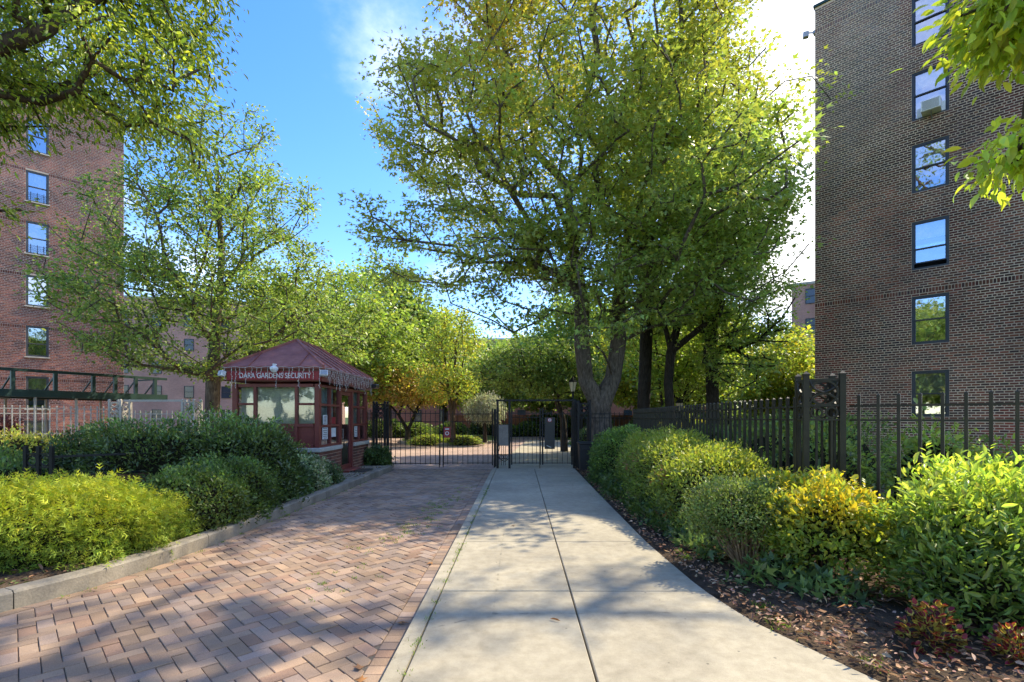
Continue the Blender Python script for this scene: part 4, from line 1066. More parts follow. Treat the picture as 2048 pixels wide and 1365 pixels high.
make_tree('maple_tree','large forked maple with yellow and orange upper leaves behind the iron gate',tk,
   [((2.4,16.6,11.2),(6.0,5.2,5.6)),((3.2,16.4,15.),(4.6,4,4.2)),((-1.9,15.6,6.9),(3.1,2.2,1.5)),((2.0,14.6,5.7),(3.6,2.2,1.7)),((5.8,15.4,6.3),(2.8,2.2,1.9)),((-1.6,16,10.8),(2.3,2.4,2.4)),((1.2,14.4,8.5),(2.6,1.6,2.2)),((4.5,14.6,9.5),(2.6,1.6,2.4)),((5.0,12.5,7.9),(2.1,1.8,1.6)),((3.1,14.0,6.9),(2.4,1.5,1.5)),((2.6,12.9,9.2),(2.0,1.3,1.6)),((5.6,10.9,6.9),(1.0,.9,.9))],
   1900,54,.128,1.0,.27,[(.105,.17,.056),(.13,.195,.06),(.09,.15,.052),(.155,.21,.06)],'bark_grey',.36,T_MAPLE,.30,21,colfn=maple_col,free=5,step=.8,shell=.42,flat=.38,tilt=.5)

# pin oak left of the booth
tk=chain([(-12.,20.,-.1),(-12.,20,1.5),(-11.95,20,3.0),(-11.9,20,4.4),(-11.75,20,6),(-11.6,20,8),(-11.7,20,10),(-11.8,20,11.8)])
make_tree('oak_tree','tall pin oak with spreading open branches behind the guard booth',tk,
   [((-12.3,20,5.7),(5.3,4.2,2.7)),((-11.8,20,8.6),(4.4,3.8,2.8)),((-12.,20,11.4),(3.0,2.8,2.9)),((-9.3,20,5.3),(3.6,3,2.3)),((-16,20.3,6.3),(2.,2,2.4))],
   1000,52,.125,.62,.23,G_MID+[(.105,.15,.04)],'bark_grey',.27,T_LEAF,.42,5,free=2,step=.8,shell=.42,flat=.42,tilt=.55)

# street trees beside the camera whose branches reach into the top corners
tk=chain([(-9.6,5.2,-.1),(-9.5,5.2,2.2),(-9.2,5.4,4.0),(-8.2,5.9,5.2),(-7.2,6.3,5.9),(-6.2,6.6,6.6),(-5.4,6.8,7.4)])
make_tree('zelkova_tree','leafy zelkova branches hanging over the red brick block',tk,
   [((-7.4,6.8,7.9),(2.4,2.0,2.0)),((-5.9,7.2,6.6),(1.3,1.4,.95)),((-5.3,7.4,8.1),(.75,1.2,1.0)),((-8.2,6.4,5.9),(1.5,1.4,.7)),((-7.5,7.2,4.25),(.5,.6,.35),.5),((-5.2,7.6,5.6),(.55,.6,.4),.5),((-4.6,7.2,5.35),(.3,.3,.2),.6)],
   400,100,.082,.42,.17,[(.135,.19,.03),(.17,.22,.033),(.10,.15,.028),(.06,.095,.022)],'bark_brown',.17,T_LEAF,.3,9,free=2,step=.5,shell=.5,flat=.75,rmin=.005,droop=.75,tilt=.7)
tk=chain([(5.6,2.2,-.1),(5.5,2.3,1.6),(5.1,2.6,3.2),(4.3,2.9,4.1),(3.6,3.0,4.5)])
make_tree('zelkova_tree','bright zelkova sprig in front of the upper dark brick wall',tk,
   [((3.5,3.0,4.6),(.6,.4,.4)),((2.88,2.85,3.80),(.26,.22,.22),18),((3.0,2.95,3.05),(.10,.12,.08),40)],
   90,34,.075,.42,.10,[(.17,.24,.035),(.2,.26,.035),(.14,.21,.033)],'bark_brown',.05,T_LONG,.3,14,free=2,step=.4,shell=.7,flat=.7,rmin=.003,droop=.6,tilt=.45,
   extra=[(2.52,2.8,3.75),(2.6,2.75,3.9)])
tk=chain([(12.8,5.0,-.1),(12.7,5.1,3),(12.3,5.4,6),(11.7,6.0,9),(10.6,6.9,11.6)])
make_tree('street_tree','tall street tree standing between the picket fence and the dark brick wall',tk,
   [((6.4,9.8,14.1),(2.5,2.0,2.0)),((11.3,11.6,14.6),(2.0,1.3,.9),1.1)],
   62,42,.13,.6,.34,G_MID,'bark_brown',.22,T_LEAF,.35,15,free=3,step=.8,shell=.6,flat=.5)

# trees behind the right-hand fence
tk=chain([(5.3,20.2,0),(5.32,20.2,2),(5.4,20.2,4),(5.5,20.3,6.5),(5.6,20.3,9),(5.7,20.4,11)])
make_tree('shade_tree','straight dark trunk tree standing right behind the forked maple',tk,[((5.8,20.6,11.),(3.2,3.0,3.8)),((5.0,20.2,5.6),(1.8,1.5,1.0))],330,46,.13,.95,.27,G_LIME,'bark_dark',.25,T_MAPLE,.35,31,free=3,flat=.4,tilt=.5)
tk=[((6.15,19.2,0),-1),((6.1,19.2,1.3),0),((6.0,19.2,2.8),1),((6.1,19.2,4.0),2),((6.5,19.2,5.6),3),((7.2,19.3,7.2),4),((5.7,19.2,5.8),3),((5.4,19.3,7.6),6)]
make_tree('shade_tree','slim leaning tree that forks high behind the picket fence',tk,[((7.4,19.6,9.6),(2.8,2.4,3.2)),((7.3,18.6,5.8),(1.9,1.5,1.0)),((6.6,15.0,8.0),(1.8,2.2,2.0))],400,46,.13,.95,.27,G_LIME,'bark_dark',.17,T_MAPLE,.35,32,free=3,flat=.4,tilt=.5)
tk=chain([(7.95,19.8,0),(7.95,19.8,2),(7.9,19.8,4),(7.95,19.8,6),(8.3,19.9,8.5),(8.7,20,11)])
make_tree('shade_tree','stout dark trunk tree beside the dark brick corner',tk,[((8.6,20.1,9.4),(2.1,2.2,4.2)),((8.5,19.2,5.6),(1.9,2.2,1.8)),((8.4,18.4,3.6),(1.5,1.5,1.1)),((8.6,20.4,13.2),(1.3,1.4,1.6))],430,50,.125,.95,.26,G_LIME,'bark_dark',.24,T_MAPLE,.35,33,free=2,flat=.4,tilt=.5)
# multi-stem saplings
for q,(x,y,s) in enumerate(((6.95,22.5,40),(8.3,24,41))):
    tk=[((x,y,0),-1),((x,y,.4),0),((x-.25,y,2.6),1),((x-.5,y,5),2),((x+.15,y,2.8),1),((x+.45,y,5.2),4),((x+.7,y,2.2),1),((x+1.3,y,4),6)]
    make_tree('young_tree',('many-stemmed young tree with lime leaves next to the fence lantern','many-stemmed young tree with lime leaves behind the stout trunk')[q],tk,[((x+.3,y,5.6),(2.2,1.8,2.4)),((x+.6,y-.3,3.2),(1.8,1.2,1.1))],200,44,.14,.7,.34,G_LIME,'bark_dark',.13,T_RHOMB,.35,s,free=3,expo=.5)

# trees round the court
tk=chain([(-10.5,30,0),(-10.5,30,2),(-10.3,30,4.5),(-10.2,30,7),(-10.1,30,9)])
make_tree('court_tree','broad lime green tree rising behind the booth roof',tk,[((-10.4,30,6.6),(4.6,3.5,4.0)),((-7.6,29,5.0),(2.8,2.6,2.2))],420,46,.22,.7,.45,G_LIME+G_MID[:2],'bark_grey',.25,T_RHOMB,.4,51)
tk=chain([(-9.2,37,0),(-9.2,37,3),(-9.1,37,6),(-9,37,9)])
make_tree('court_tree','tall deep green tree at the back of the court behind the orange tree',tk,[((-9.1,37,8.0),(3.0,3,4.8)),((-7.2,37.5,7),(2.2,2.5,3.4))],360,46,.26,.7,.5,G_DARK+G_MID,'bark_dark',.25,T_RHOMB,.4,52)
tk=[((-3.25,27.4,.1),-1),((-3.25,27.4,1.5),0),((-3.5,27.4,3),1),((-3.7,27.3,5),2),((-3.2,27.4,3.2),1),((-3.1,27.4,5.5),4),((-2.95,27.4,3),1),((-2.6,27.4,5),6)]
make_tree('court_tree','slender many-stemmed yellow green tree on the grass island',tk,[((-3.2,27.4,5.2),(1.6,1.4,2.3)),((-3.3,27,3.2),(1.7,1.4,.8))],260,30,.13,.7,.24,G_LIME+G_YEL[:1],'bark_brown',.14,T_RHOMB,.55,53,free=2,expo=.52)
tk=[((-6.4,30.5,0),-1),((-6.35,30.5,.7),0),((-5.9,30.4,1.7),1),((-5.2,30.3,2.6),2),((-6.9,30.5,1.6),1),((-7.6,30.4,2.5),4)]
make_tree('flowering_tree','low spreading tree turning yellow and orange beside the booth',tk,[((-6.7,30.4,3.5),(2.9,2.2,1.15)),((-5.4,30,3.1),(1.9,1.7,.8))],330,40,.15,.7,.27,[(.19,.185,.06),(.21,.16,.08),(.16,.185,.06),(.22,.19,.06),(.2,.15,.09)],'bark_dark',.13,T_RHOMB,.4,54,free=1,expo=.5)
tk=chain([(-1.5,27.6,.1),(-1.5,27.6,1.2),(-1.45,27.6,2.2)])
make_tree('weeping_spruce','small weeping blue grey spruce on the grass island',tk,[((-1.5,27.5,2.15),(.95,.8,.55)),((-1.5,27.5,1.75),(1.0,.8,.3))],160,60,.16,.16,.13,[(.16,.20,.19),(.2,.23,.22),(.13,.165,.15)],'bark_dark',.1,T_RHOMB,.4,55,free=1,droop=1.6,flat=1.2,mat='needle')
tk=chain([(2.3,22,0),(2.25,22,1.4),(1.9,21.8,2.4),(1.3,21.5,3.0)])
make_tree('flowering_tree','low dark green tree with flat layers behind the pedestrian gate',tk,[((.9,20.8,3.6),(2.3,1.6,.95)),((2.1,21,3.2),(1.8,1.6,.9)),((-.2,21.2,3.6),(1.3,1.2,.7))],300,46,.14,.75,.25,G_DARK+G_MID+G_MID,'bark_dark',.13,T_MAPLE,.35,56,free=1)
tk=chain([(-1.2,36,0),(-1.2,36,2),(-1.1,36,4.)])
make_tree('court_tree','round greyish green tree at the far end of the court',tk,[((-1.1,36,4.2),(2.4,2.2,1.9))],220,40,.2,.7,.4,G_MID,'bark_dark',.16,T_RHOMB,.4,57)
# shared background trees
def proto_bg(seed,pal,name):
    tk=chain([(0,0,-.1),(0,0,2),(.1,0,4),(.1,.1,6.5)])
    return make_tree(name,'x',tk,[((0,0,7),(3.4,3.2,4.0)),((.6,0,4.6),(3.6,3.2,1.8))],260,56,.30,.75,.55,pal,'bark_dark',.22,T_RHOMB,.4,seed)
bgA=proto_bg(61,G_MID,'background_tree'); bgB=proto_bg(62,G_LIME+G_YEL[:2],'background_tree')
spots=[(bgA,-14.5,47,1.05,'deep green background tree left of the tall court tree'),(bgB,-6.2,46,.95,'yellow green background tree behind the slender island tree'),(bgA,-1.8,52,.95,'green background tree beyond the grass island near the spruce'),
  (bgA,2.6,44,.85,'green background tree above the garden wall'),(bgB,8.2,31,.72,'lime background tree glowing between the dark trunks'),(bgB,12.2,34,.95,'lime background tree behind the stout dark trunk'),
  (bgA,16.8,42,.95,'green background tree in front of the fire escape block'),(bgA,5.2,38,.95,'green background tree directly behind the maple fork'),(bgB,17.2,30.5,.66,'small lime background tree by the dark brick corner'),(bgA,-18.5,40,.8,'green background tree behind the pin oak'),(bgA,11.5,46,1.1,'tall green background tree behind the lime trees')]
spots+=[(bgB,14.4,27.,.55,'small lime background tree beside the lime bush at the brick corner'),(bgA,-14.5,-8.5,1.1,'street tree across the road reflected in the booth window'),(bgB,-23,-13.5,1.15,'lime street tree across the road reflected in the dark block windows'),(bgA,13.5,-11,1.1,'street tree across the road reflected in the red block windows'),(bgA,22,-17,1.2,'tall street tree at the far kerb of the road'),(bgB,-3.5,-15,1.0,'lime street tree opposite the entrance drive')]
seen=set()
for i,(pt,x,y,s,lab) in enumerate(spots):
    o=pt if id(pt) not in seen else copy_tree(pt); seen.add(id(pt))
    o.location=(x,y,0); o.scale=(s,s,s*(1+.06*math.sin(i*2.1))); o.rotation_euler=(0,0,i*1.7); o['label']=lab; o['category']='tree'; o['group']='background trees round the court' if y>0 else 'street trees across the road'

# ------------------------------------------------------------------ hedges and shrubs
def shrub(name,label,blobs,n,leaf,wid,pal,tm,mat='leaf',seed=1,cat='shrub',group=None,up=.5,depth=.16,shoots=0,coref=.80,core=True,tilt=.6,tops=None,expo=2.6,amp=.10,zmin=.02,stems=True,loc=None,rough=.03,gaps=0.):
    r=np.random.default_rng(seed); c0=np.array(blobs[0][0],float); root=empty(name,(c0[0],c0[1],0),0,label,cat,group); inv=Matrix.Translation((-c0[0],-c0[1],0))
    Ps=[];Ns=[]; ar=np.array([b[1][0]*b[1][1]+b[1][2]*(b[1][0]+b[1][1]) for b in blobs]); cnt=(ar/ar.sum()*n).astype(int)
    for (c,R_),k in zip(blobs,cnt):
        u=norm(r.standard_normal((k,3))); u[:,2]=np.abs(u[:,2])*np.where(r.random(k)<.8,1,-.35); u=norm(u)
        se=(np.abs(u)**expo).sum(1)**(-1/expo); q=u*se[:,None]; lm=lump(u,r,3.2,amp); rad=lm*(1-depth*r.random(k)**1.6/ max(.3,min(R_)))
        p=q*rad[:,None]*np.array(R_)+np.array(c)+r.standard_normal((k,3))*rough; nn=norm(np.sign(u)*np.abs(q)**(expo-1)/np.array(R_))
        inside=np.zeros(k,bool)
        for (c2,R2) in blobs:
            if c2 is c: continue
            t=np.abs((p-np.array(c2))/np.array(R2)); inside|=((t**expo).sum(1)**(1/expo)<.72)
        if gaps>0: inside|=(np.sin(p[:,0]*7.3+p[:,2]*5)+np.sin(p[:,1]*6.1-p[:,2]*8+1)+np.sin(p[:,0]*13+p[:,1]*11))<-2.2+gaps
        ok=(p[:,2]>zmin)&~inside; Ps.append(p[ok]); Ns.append(nn[ok])
    p=np.concatenate(Ps); nn=np.concatenate(Ns); N=len(p)
    d=nn*.7+r.standard_normal((N,3))*.55; d[:,2]+=up*.6
    nr=nn*.6+np.array([0,0,up])+r.standard_normal((N,3))*tilt
    c=pick(pal,N,.18,r)*(1+.22*np.sin(p[:,0:1]*9+p[:,1:2]*7+p[:,2:3]*11))
    if tops is not None: c=tops(p,c,nn,r)
    sz=leaf*(1+.25*r.standard_normal(N)).clip(.5,1.7)
    if shoots:                                         # leafy shoots standing above the clipped surface
        si=r.choice(np.where(nn[:,2]>.4)[0],shoots); hh=leaf*r.uniform(1.2,3.2,shoots); sp=[];sd=[];sn=[]
        for j in range(9):
            t=j/8; a=r.uniform(0,6.28,shoots); dirn=np.stack([np.cos(a),np.sin(a),np.full(shoots,.7)],1); sp.append(p[si]+np.stack([0*hh,0*hh,hh*t],1)); sd.append(dirn); sn.append(np.stack([-np.cos(a)*.5,-np.sin(a)*.5,np.ones(shoots)],1))
        p=np.concatenate([p]+sp); d=np.concatenate([d]+sd); nr=np.concatenate([nr]+sn); sc=pick(pal,9*shoots,.1,r)*1.2
        if tops is not None: sc=tops(np.concatenate(sp),sc,np.tile([0,0,1.],(9*shoots,1)),r)
        c=np.concatenate([c,sc]); sz=np.concatenate([sz,leaf*r.uniform(.6,1,9*shoots)])
    o=leaves('foliage',p,d,nr,sz,sz*wid,c,tm,M[mat],root); o.matrix_parent_inverse=inv
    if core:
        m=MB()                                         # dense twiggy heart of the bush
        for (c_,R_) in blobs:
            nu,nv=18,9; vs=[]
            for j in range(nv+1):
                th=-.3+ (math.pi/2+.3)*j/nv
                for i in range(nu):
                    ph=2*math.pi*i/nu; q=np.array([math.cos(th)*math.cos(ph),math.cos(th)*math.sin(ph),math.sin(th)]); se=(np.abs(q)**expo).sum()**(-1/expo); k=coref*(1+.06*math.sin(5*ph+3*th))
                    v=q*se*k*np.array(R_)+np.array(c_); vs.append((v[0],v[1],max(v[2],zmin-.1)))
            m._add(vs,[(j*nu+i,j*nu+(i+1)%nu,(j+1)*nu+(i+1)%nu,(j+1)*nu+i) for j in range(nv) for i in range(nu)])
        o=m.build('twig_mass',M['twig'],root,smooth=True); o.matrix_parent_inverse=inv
    if stems:
        m=MB()
        for (c_,R_) in blobs:
            for k in range(10):
                a=r.uniform(0,6.28); f=r.uniform(.3,.85); b=Vector((c_[0]+math.cos(a)*R_[0]*.25,c_[1]+math.sin(a)*R_[1]*.25,-.05)); t=Vector((c_[0]+math.cos(a)*R_[0]*f,c_[1]+math.sin(a)*R_[1]*f,c_[2]+R_[2]*r.uniform(.4,.75)))
                md=b.lerp(t,.5)+Vector(r.standard_normal(3)*.04); m.tube([b,md,t],[.016,.011,.005],5)
        o=m.build('stem',M['bark_brown'],root); o.matrix_parent_inverse=inv
    return root
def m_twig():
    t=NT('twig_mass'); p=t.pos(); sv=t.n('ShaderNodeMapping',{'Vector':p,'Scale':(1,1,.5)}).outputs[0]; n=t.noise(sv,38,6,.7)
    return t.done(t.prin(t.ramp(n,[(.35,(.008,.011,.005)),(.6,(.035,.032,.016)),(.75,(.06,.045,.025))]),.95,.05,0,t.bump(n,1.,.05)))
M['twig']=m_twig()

# --- left of the drive
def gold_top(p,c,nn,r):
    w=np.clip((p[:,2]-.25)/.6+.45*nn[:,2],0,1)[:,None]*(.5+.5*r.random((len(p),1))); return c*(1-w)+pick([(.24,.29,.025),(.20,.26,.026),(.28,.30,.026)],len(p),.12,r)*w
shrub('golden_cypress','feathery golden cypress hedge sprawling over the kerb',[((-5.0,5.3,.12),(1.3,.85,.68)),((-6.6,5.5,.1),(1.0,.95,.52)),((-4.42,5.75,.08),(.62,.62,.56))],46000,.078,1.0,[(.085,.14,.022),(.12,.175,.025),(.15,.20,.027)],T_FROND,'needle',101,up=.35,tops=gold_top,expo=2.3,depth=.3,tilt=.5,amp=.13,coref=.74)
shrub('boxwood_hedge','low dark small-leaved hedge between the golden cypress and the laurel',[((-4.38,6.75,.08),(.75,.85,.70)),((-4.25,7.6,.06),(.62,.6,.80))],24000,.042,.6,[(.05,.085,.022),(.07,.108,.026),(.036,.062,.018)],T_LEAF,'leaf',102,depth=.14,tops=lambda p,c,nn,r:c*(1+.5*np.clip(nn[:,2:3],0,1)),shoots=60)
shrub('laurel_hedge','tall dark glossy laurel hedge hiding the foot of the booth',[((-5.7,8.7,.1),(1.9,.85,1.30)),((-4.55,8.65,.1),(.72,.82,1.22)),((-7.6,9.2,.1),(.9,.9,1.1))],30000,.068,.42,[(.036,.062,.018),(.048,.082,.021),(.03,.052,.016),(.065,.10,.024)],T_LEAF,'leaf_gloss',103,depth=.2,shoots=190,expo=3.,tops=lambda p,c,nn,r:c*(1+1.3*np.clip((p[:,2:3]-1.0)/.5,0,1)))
shrub('laurel_hedge','dark ivy-like shrub spilling to the kerb below the laurel',[((-4.2,9.0,.05),(.5,.7,.62))],7000,.06,.5,G_DARK,T_LEAF,'leaf_gloss',104)
shrub('variegated_shrub','pale variegated shrub at the kerb before the booth',[((-4.12,10.0,.08),(.42,.5,.62))],6500,.055,.55,[(.22,.27,.18),(.12,.18,.09),(.28,.31,.22),(.09,.14,.06)],T_LEAF,'leaf',105)
shrub('privet_shrub','loose yellow green sprigs in front of the booth lower panels',[((-4.75,10.55,.1),(.5,.4,.85)),((-4.4,10.6,.1),(.35,.35,.6))],6500,.05,.5,G_LIME+G_MID,T_LEAF,'leaf',106,shoots=90,amp=.2,depth=.3)
shrub('ivy_shrub','dark round ivy bush at the foot of the booth-side pillar',[((-4.05,14.95,.08),(.42,.36,.5))],5500,.07,.7,G_DARK,T_MAPLE,'leaf_gloss',107)
shrub('boxwood_shrub','dark round bush by the brick end of the booth',[((-4.02,10.75,.05),(.3,.45,.42))],3500,.04,.6,G_DARK,T_LEAF,'leaf_gloss',108)
shrub('azalea_shrub','yellow green azalea behind the pale beige fence',[((-12.3,12.6,.1),(.9,.7,1.05)),((-11.0,12.9,.1),(.7,.6,.8))],8000,.075,.45,[(.27,.29,.06),(.2,.25,.05),(.33,.32,.08)],T_LEAF,'leaf',109,shoots=40,amp=.25,depth=.35)
shrub('azalea_shrub','low green ground shrub left of the ring railing',[((-8.9,8.4,.05),(1.5,1.1,.75)),((-10.6,9.6,.05),(1.4,1.2,.8)),((-8.2,6.9,.05),(.7,.6,.5))],16000,.06,.6,G_MID+G_LIME[:1],T_LEAF,'leaf',110,expo=2.2)
shrub('azalea_shrub','yellow flowering shrub row behind the laurel hedge',[((-9.0,12.6,.1),(1.6,.6,1.0)),((-7.0,12.4,.1),(.9,.6,.9))],9000,.07,.5,[(.3,.28,.04),(.14,.19,.04),(.35,.3,.05)],T_LEAF,'leaf',111,shoots=60)
shrub('maple_shrub','dark red leaved bush behind the pale fence',[((-15.2,14.2,.1),(1.1,.9,1.5))],5000,.08,.6,[(.09,.03,.03),(.12,.04,.035),(.06,.025,.025)],T_LEAF,'leaf',112)

# --- right of the walk
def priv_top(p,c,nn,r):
    w=np.clip(nn[:,2:3]*1.1,0,1)*(.4+.6*r.random((len(p),1))); y=pick([(.20,.25,.04),(.25,.27,.045),(.15,.21,.035)],len(p),.12,r); c=c*(1-w)+y*w  # upward leaves yellowed: the sunlit hedge top is put into their colour
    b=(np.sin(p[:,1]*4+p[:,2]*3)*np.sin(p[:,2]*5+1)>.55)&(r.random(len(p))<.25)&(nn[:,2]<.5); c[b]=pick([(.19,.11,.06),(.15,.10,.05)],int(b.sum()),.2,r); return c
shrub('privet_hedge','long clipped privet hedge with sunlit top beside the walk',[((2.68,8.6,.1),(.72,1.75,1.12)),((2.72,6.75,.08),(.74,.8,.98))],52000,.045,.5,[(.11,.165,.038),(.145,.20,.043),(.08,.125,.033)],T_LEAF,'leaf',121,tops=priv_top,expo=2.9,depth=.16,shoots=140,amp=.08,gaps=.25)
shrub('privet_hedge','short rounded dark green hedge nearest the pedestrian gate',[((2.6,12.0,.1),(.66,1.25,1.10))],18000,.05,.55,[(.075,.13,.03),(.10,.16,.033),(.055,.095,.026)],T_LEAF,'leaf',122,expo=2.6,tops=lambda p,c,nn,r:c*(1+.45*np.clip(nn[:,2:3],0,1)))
shrub('boxwood_shrub','small boxwood with bare brown twigs showing below',[((2.34,5.05,.5),(.50,.50,.36))],17000,.028,.6,[(.11,.16,.05),(.14,.19,.065),(.075,.12,.035)],T_LEAF,'leaf',123,depth=.2,zmin=.22,coref=.66,stems=False,expo=2.3,rough=.035)
m=MB(); r_=np.random.default_rng(5); b0=Vector((2.34,5.0,-.02))
for k in range(46):
    a=r_.uniform(0,6.28); f=r_.uniform(.15,.95); t=Vector((2.34+math.cos(a)*.42*f,5+math.sin(a)*.42*f,.42+.2*r_.random())); md=b0.lerp(t,.45)+Vector(r_.standard_normal(3)*.04); e_=t+Vector((math.cos(a)*.05,math.sin(a)*.05,.12)); m.tube([b0+Vector((math.cos(a)*.05,math.sin(a)*.05,0)),md,t,e_],[.012,.008,.005,.003],5)
tw=empty('bare_shrub',(2.34,5.0,0),0,'tangle of bare tan twigs under the small boxwood','shrub'); o=m.build('twig',m_bark('bark_tan',(.16,.10,.06),(.34,.23,.14)),tw); o.matrix_parent_inverse=Matrix.Translation((-2.34,-5,0))
def eu_top(p,c,nn,r):
    w=(np.clip((p[:,2:3]-.45)/.28,0,1)*(r.random((len(p),1))<.62)); return c*(1-w)+pick([(.34,.31,.03),(.30,.30,.032),(.38,.32,.03)],len(p),.1,r)*w
shrub('euonymus_shrub','yellow tipped broad-leaved shrub in front of the lattice pillar',[((2.86,4.55,.40),(.48,.5,.52)),((2.9,5.2,.38),(.5,.5,.55))],15000,.052,.56,[(.14,.20,.035),(.11,.17,.032),(.19,.23,.035)],T_LEAF,'leaf',124,tops=eu_top,depth=.28,shoots=60,amp=.16,zmin=.1,coref=.62,expo=2.3)
shrub('rhododendron','large glossy green shrub spreading in front of the picket fence',[((3.75,3.95,.38),(.85,.62,.66)),((4.75,3.7,.38),(.8,.7,.70)),((3.3,3.55,.22),(.42,.38,.45))],24000,.068,.38,[(.11,.175,.04),(.085,.145,.034),(.065,.115,.03),(.15,.21,.042)],T_LEAF,'leaf',125,depth=.34,shoots=120,amp=.15,zmin=.05,coref=.6,expo=2.3,tops=lambda p,c,nn,r:c*(1+np.clip((p[:,2:3]-.6)/.42,0,1)*np.array([1.3,1.0,.6])))  # upper leaves brightened so the sun on the top is in their colour
shrub('ivy_shrub','patch of heart-shaped ivy leaves trailing on the mulch below the boxwood',[((2.3,4.45,.0),(.36,.28,.2)),((2.1,5.6,.0),(.2,.6,.2)),((2.62,4.1,.0),(.28,.22,.22))],900,.085,.85,[(.075,.13,.05),(.055,.1,.04),(.10,.16,.055)],T_MAPLE,'leaf',126,core=False,stems=False,zmin=0,tilt=.5)
shrub('ivy_shrub','dark ivy creeping along the foot of the privet hedge',[((1.98,7.3,.0),(.16,1.2,.24)),((2.0,9.6,0),(.2,1.3,.28)),((2.05,11.4,0),(.25,.8,.35))],3800,.07,.85,G_DARK,T_MAPLE,'leaf',127,core=False,stems=False,zmin=0)
def coleus(label,loc,s,seed):
    r=np.random.default_rng(seed); root=empty('coleus_plant',loc,0,label,'plant'); n=240; u=norm(r.standard_normal((n,3))); u[:,2]=np.abs(u[:,2]); p=u*np.array([.15,.15,.27])*(r.random((n,1))**.4)*s+np.array([0,0,.03]); d=u+r.standard_normal((n,3))*.4; nr=u+np.array([0,0,1.2])+r.standard_normal((n,3))*.4
    leaves('leaf_edge',p,d,nr,0.052*s,.04*s,pick([(.26,.24,.06),(.2,.2,.05)],n,.1,r),T_LEAF,M['leaf'],root,'stuff'); leaves('leaf_hearts',p+norm(nr)*.004+norm(d)*.008,d,nr,0.044*s,.031*s,pick([(.10,.012,.02),(.19,.02,.03),(.09,.01,.018)],n,.15,r),T_LEAF,M['leaf'],root,'stuff')
    m=MB()
    for k in range(9): m.tube([(0,0,-.02),tuple(p[k*5]*.5),tuple(p[k*5])],[.006,.004,.002],5)
    m.build('stem',M['bark_brown'],root)
coleus('dark red coleus with yellow leaf edges on the mulch beside the walk',(2.70,3.22,-.01),1.05,1)
coleus('smaller dark red coleus half under the glossy shrub by the street',(3.02,3.0,-.01),.85,2)
# behind the right-hand fence
shrub('court_shrub','bright green shrubs behind the olive black fence',[((5.2,9.6,.1),(1.3,1.1,1.25)),((4.6,7.6,.1),(.8,.7,1.15)),((6.8,11.3,.1),(1.6,1.2,1.3))],17000,.075,.5,G_LIME+G_MID,T_LEAF,'leaf',131,shoots=120,amp=.18)
shrub('court_shrub','lime shrub standing against the dark brick wall behind the fence',[((5.3,6.3,.1),(.45,.45,1.3)),((7.5,7.4,.1),(1.6,.8,.8)),((6.2,4.5,.1),(.8,.8,.95))],11000,.075,.5,G_LIME,T_LEAF,'leaf',132,shoots=80,amp=.22)
shrub('court_shrub','dark shrubs beneath the trees behind the thin black fence',[((4.4,17.6,.1),(1.0,1.0,1.0)),((6.5,16.6,.1),(1.4,1.,1.0)),((9,16.8,.1),(1.6,1.,1.0))],9000,.1,.6,G_MID,T_LEAF,'leaf',133)
# court beds
def bush_proto(seed,pal): return shrub('court_bush','x',[((0,0,.0),(1,1,1.0))],3000,.11,.6,pal,T_RHOMB,'leaf',seed,stems=False)
bA=bush_proto(141,G_MID); bB=bush_proto(142,G_DARK); bC=bush_proto(143,G_LIME+[(.2,.2,.04)])
bs=[(bA,-7.6,38.5,1.5,1.1,'green bush far left behind the car gate beside the orange tree'),(bB,-9.8,39,1.8,1.2,'dark bush behind the booth-side pillar across the court'),(bB,-2.2,43.6,1.7,1.3,'dark bush behind the grass island'),(bA,-5.0,42,1.4,1.1,'green bush at the back of the grass island'),
 (bB,3.3,43.2,2.2,1.6,'dark bush before the orange garden wall'),(bB,6.4,42.6,2.1,1.7,'big dark bush right of the garden wall'),(bA,1.3,41,1.2,1.1,'grey green bush at the bend of the court road'),(bA,4.6,27,1.3,1.0,'green bush on the bed behind the latch plate'),(bC,-4.7,27.9,1.0,.5,'low lime ground cover on the near end of the grass island'),(bC,-2.9,28.3,1.2,.45,'low lime ground cover around the spruce'),(bA,4.1,21,.9,.8,'green bush behind the litter bin'),(bC,9.5,27,1.9,1.5,'lime bush glowing behind the fence lantern'),(bC,13.5,27.5,1.8,1.4,'lime bush by the dark brick corner'),(bA,-.4,40.5,1.1,.9,'green bush behind the blue grey spruce'),(bA,17.,38,3.2,2.3,'wide green bush mass before the fire escape block'),(bB,12.6,39.5,3.0,2.2,'wide dark bush mass behind the many-stemmed trees'),(bA,20.5,31,2.4,2.0,'green bush hidden beside the dark brick corner')]
seen=set()
for i,(pt,x,y,s,h,lab) in enumerate(bs):
    o=pt if id(pt) not in seen else copy_tree(pt); seen.add(id(pt)); o.location=(x,y,0); o.scale=(s,s*.9,h); o.rotation_euler=(0,0,i*2.3); o['label']=lab; o['category']='bush'; o['group']='bushes in the court beds'

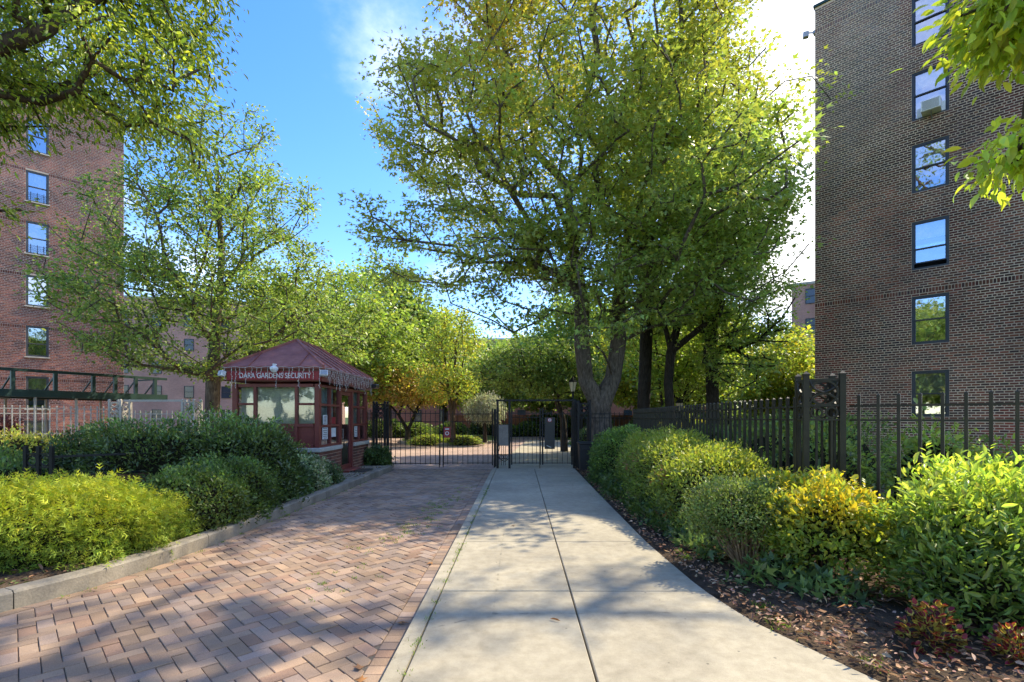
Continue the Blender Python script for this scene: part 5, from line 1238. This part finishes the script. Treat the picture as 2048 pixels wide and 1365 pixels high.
# ------------------------------------------------------------------ small things on the ground
r=np.random.default_rng(77)
def scatter(n,fy,fx): 
    y=fy(r.random(n)); return np.stack([fx(y,r.random(n)),y],1)
n=9500; y=1.6+13*r.random(n)**1.6; x=np.array([rw(q) for q in y])+.03+ (r.random(n)**1.3)*2.2; keep=r.random(n)<1
p=np.stack([x,y,.02+.06*np.minimum(1,(x-np.array([rw(q) for q in y]))/3)+.045*r.random(n)],1)
leaves('mulch_litter',p,r.standard_normal((n,3))*np.array([1,1,.15]),np.array([0,0,1.])+r.standard_normal((n,3))*.45,r.uniform(.015,.075,n),r.uniform(.006,.034,n),pick([(.15,.09,.055),(.10,.06,.04),(.22,.15,.10),(.07,.045,.03),(.26,.2,.14)],n,.2,r),T_LEAF,M['litter'])
tag(bpy.data.objects['mulch_litter'],'dry leaf litter and bark chips on the planting bed beside the walk','leaf litter',kind='stuff')
n=2600; y=2+12*r.random(n); x=np.array([kl(q) for q in y])-.18-(r.random(n)**1.5)*1.6; p=np.stack([x,y,np.full(n,.06)+.05*r.random(n)],1)
o=leaves('bed_litter',p,r.standard_normal((n,3))*np.array([1,1,.15]),np.array([0,0,1.])+r.standard_normal((n,3))*.4,r.uniform(.03,.08,n),r.uniform(.015,.04,n),pick([(.12,.08,.05),(.08,.05,.03),(.06,.09,.03)],n,.2,r),T_LEAF,M['litter']); tag(o,'dry litter and low weeds under the left-hand shrubs','leaf litter',kind='stuff')
# moss and grass in the paver joints
pts=[]
for _ in range(230):
    y=r.uniform(4.2,11.5); base=lerp(-1.75,-1.05,(y-4)/7.); 
    if 6.2<y<9.5 or r.random()<.35: pts.append((base+r.normal(0,.16),y))
for _ in range(60): y=r.uniform(2.4,12); pts.append((kl(y)+.02+abs(r.normal(0,.03)),y))
for _ in range(70): y=r.uniform(2.6,11); pts.append((k2(y)+r.normal(0,.006),y))
B=[]
for (x,y) in pts:
    k=r.integers(6,16); a=r.standard_normal((k,2))*.022; B.append(np.stack([x+a[:,0],y+a[:,1],np.full(k,ZD-.004 if x<ke(y) else -.006)],1))
for (x,y,s) in ((1.95,3.65,.09),(1.98,3.95,.05),(2.2,3.05,.06),(1.86,5.35,.06),(1.85,9.3,.2),(1.9,9.8,.2),(-3.66,7.9,.07)):
    k=120; a=r.standard_normal((k,2))*s; B.append(np.stack([x+a[:,0]*.6,y+a[:,1],np.full(k,.0)],1))
B=np.concatenate(B); n=len(B); d=r.standard_normal((n,3))*.5; d[:,2]=1
o=leaves('joint_grass',B,d,r.standard_normal((n,3)),r.uniform(.012,.04,n),.006,pick([(.10,.17,.035),(.13,.2,.04),(.08,.13,.03)],n,.2,r),T_BLADE,M['leaf']); tag(o,'small weeds and grass growing in the joints of the paving','weeds',kind='stuff')
# single dry leaves on the paving
DL=[(-.86,3.75,'curled orange leaf on the soldier course beside the kerb'),(-.93,3.05,'brown leaf on the soldier course near the street'),(-.84,5.3,'orange brown leaf on the soldier course halfway to the gate'),(-.80,7.2,'brown leaf lying in weeds by the flush kerb'),(-.88,2.9,'small tan leaf beside the near kerb stone'),(.05,6.9,'dark leaf on the shaded concrete slab'),(.28,3.7,'thin twig-like leaf on the sunlit concrete slab'),(2.25,3.6,'pale tan curled leaf on the mulch near the coleus'),(2.55,3.75,'big pale dry leaf on the mulch under the yellow shrub')]
for i,(x,y,lab) in enumerate(DL):
    z=(ZD if x<ke(y) else 0 if x<rw(y) else .08)+.012
    o=leaves('dry_leaf',np.array([[0,0,0.]]),np.array([[math.cos(i*2.),math.sin(i*2.),.1]]),np.array([[.2*math.sin(i),.2,1]]),.09 if i!=8 else .15,.06 if i!=6 else .012,np.array([[.36,.17,.06] if i%2==0 else [.22,.12,.06]]),T_MAPLE if i!=6 else T_LEAF,M['litter']); o.location=(x,y,z); tag(o,lab,'leaf')
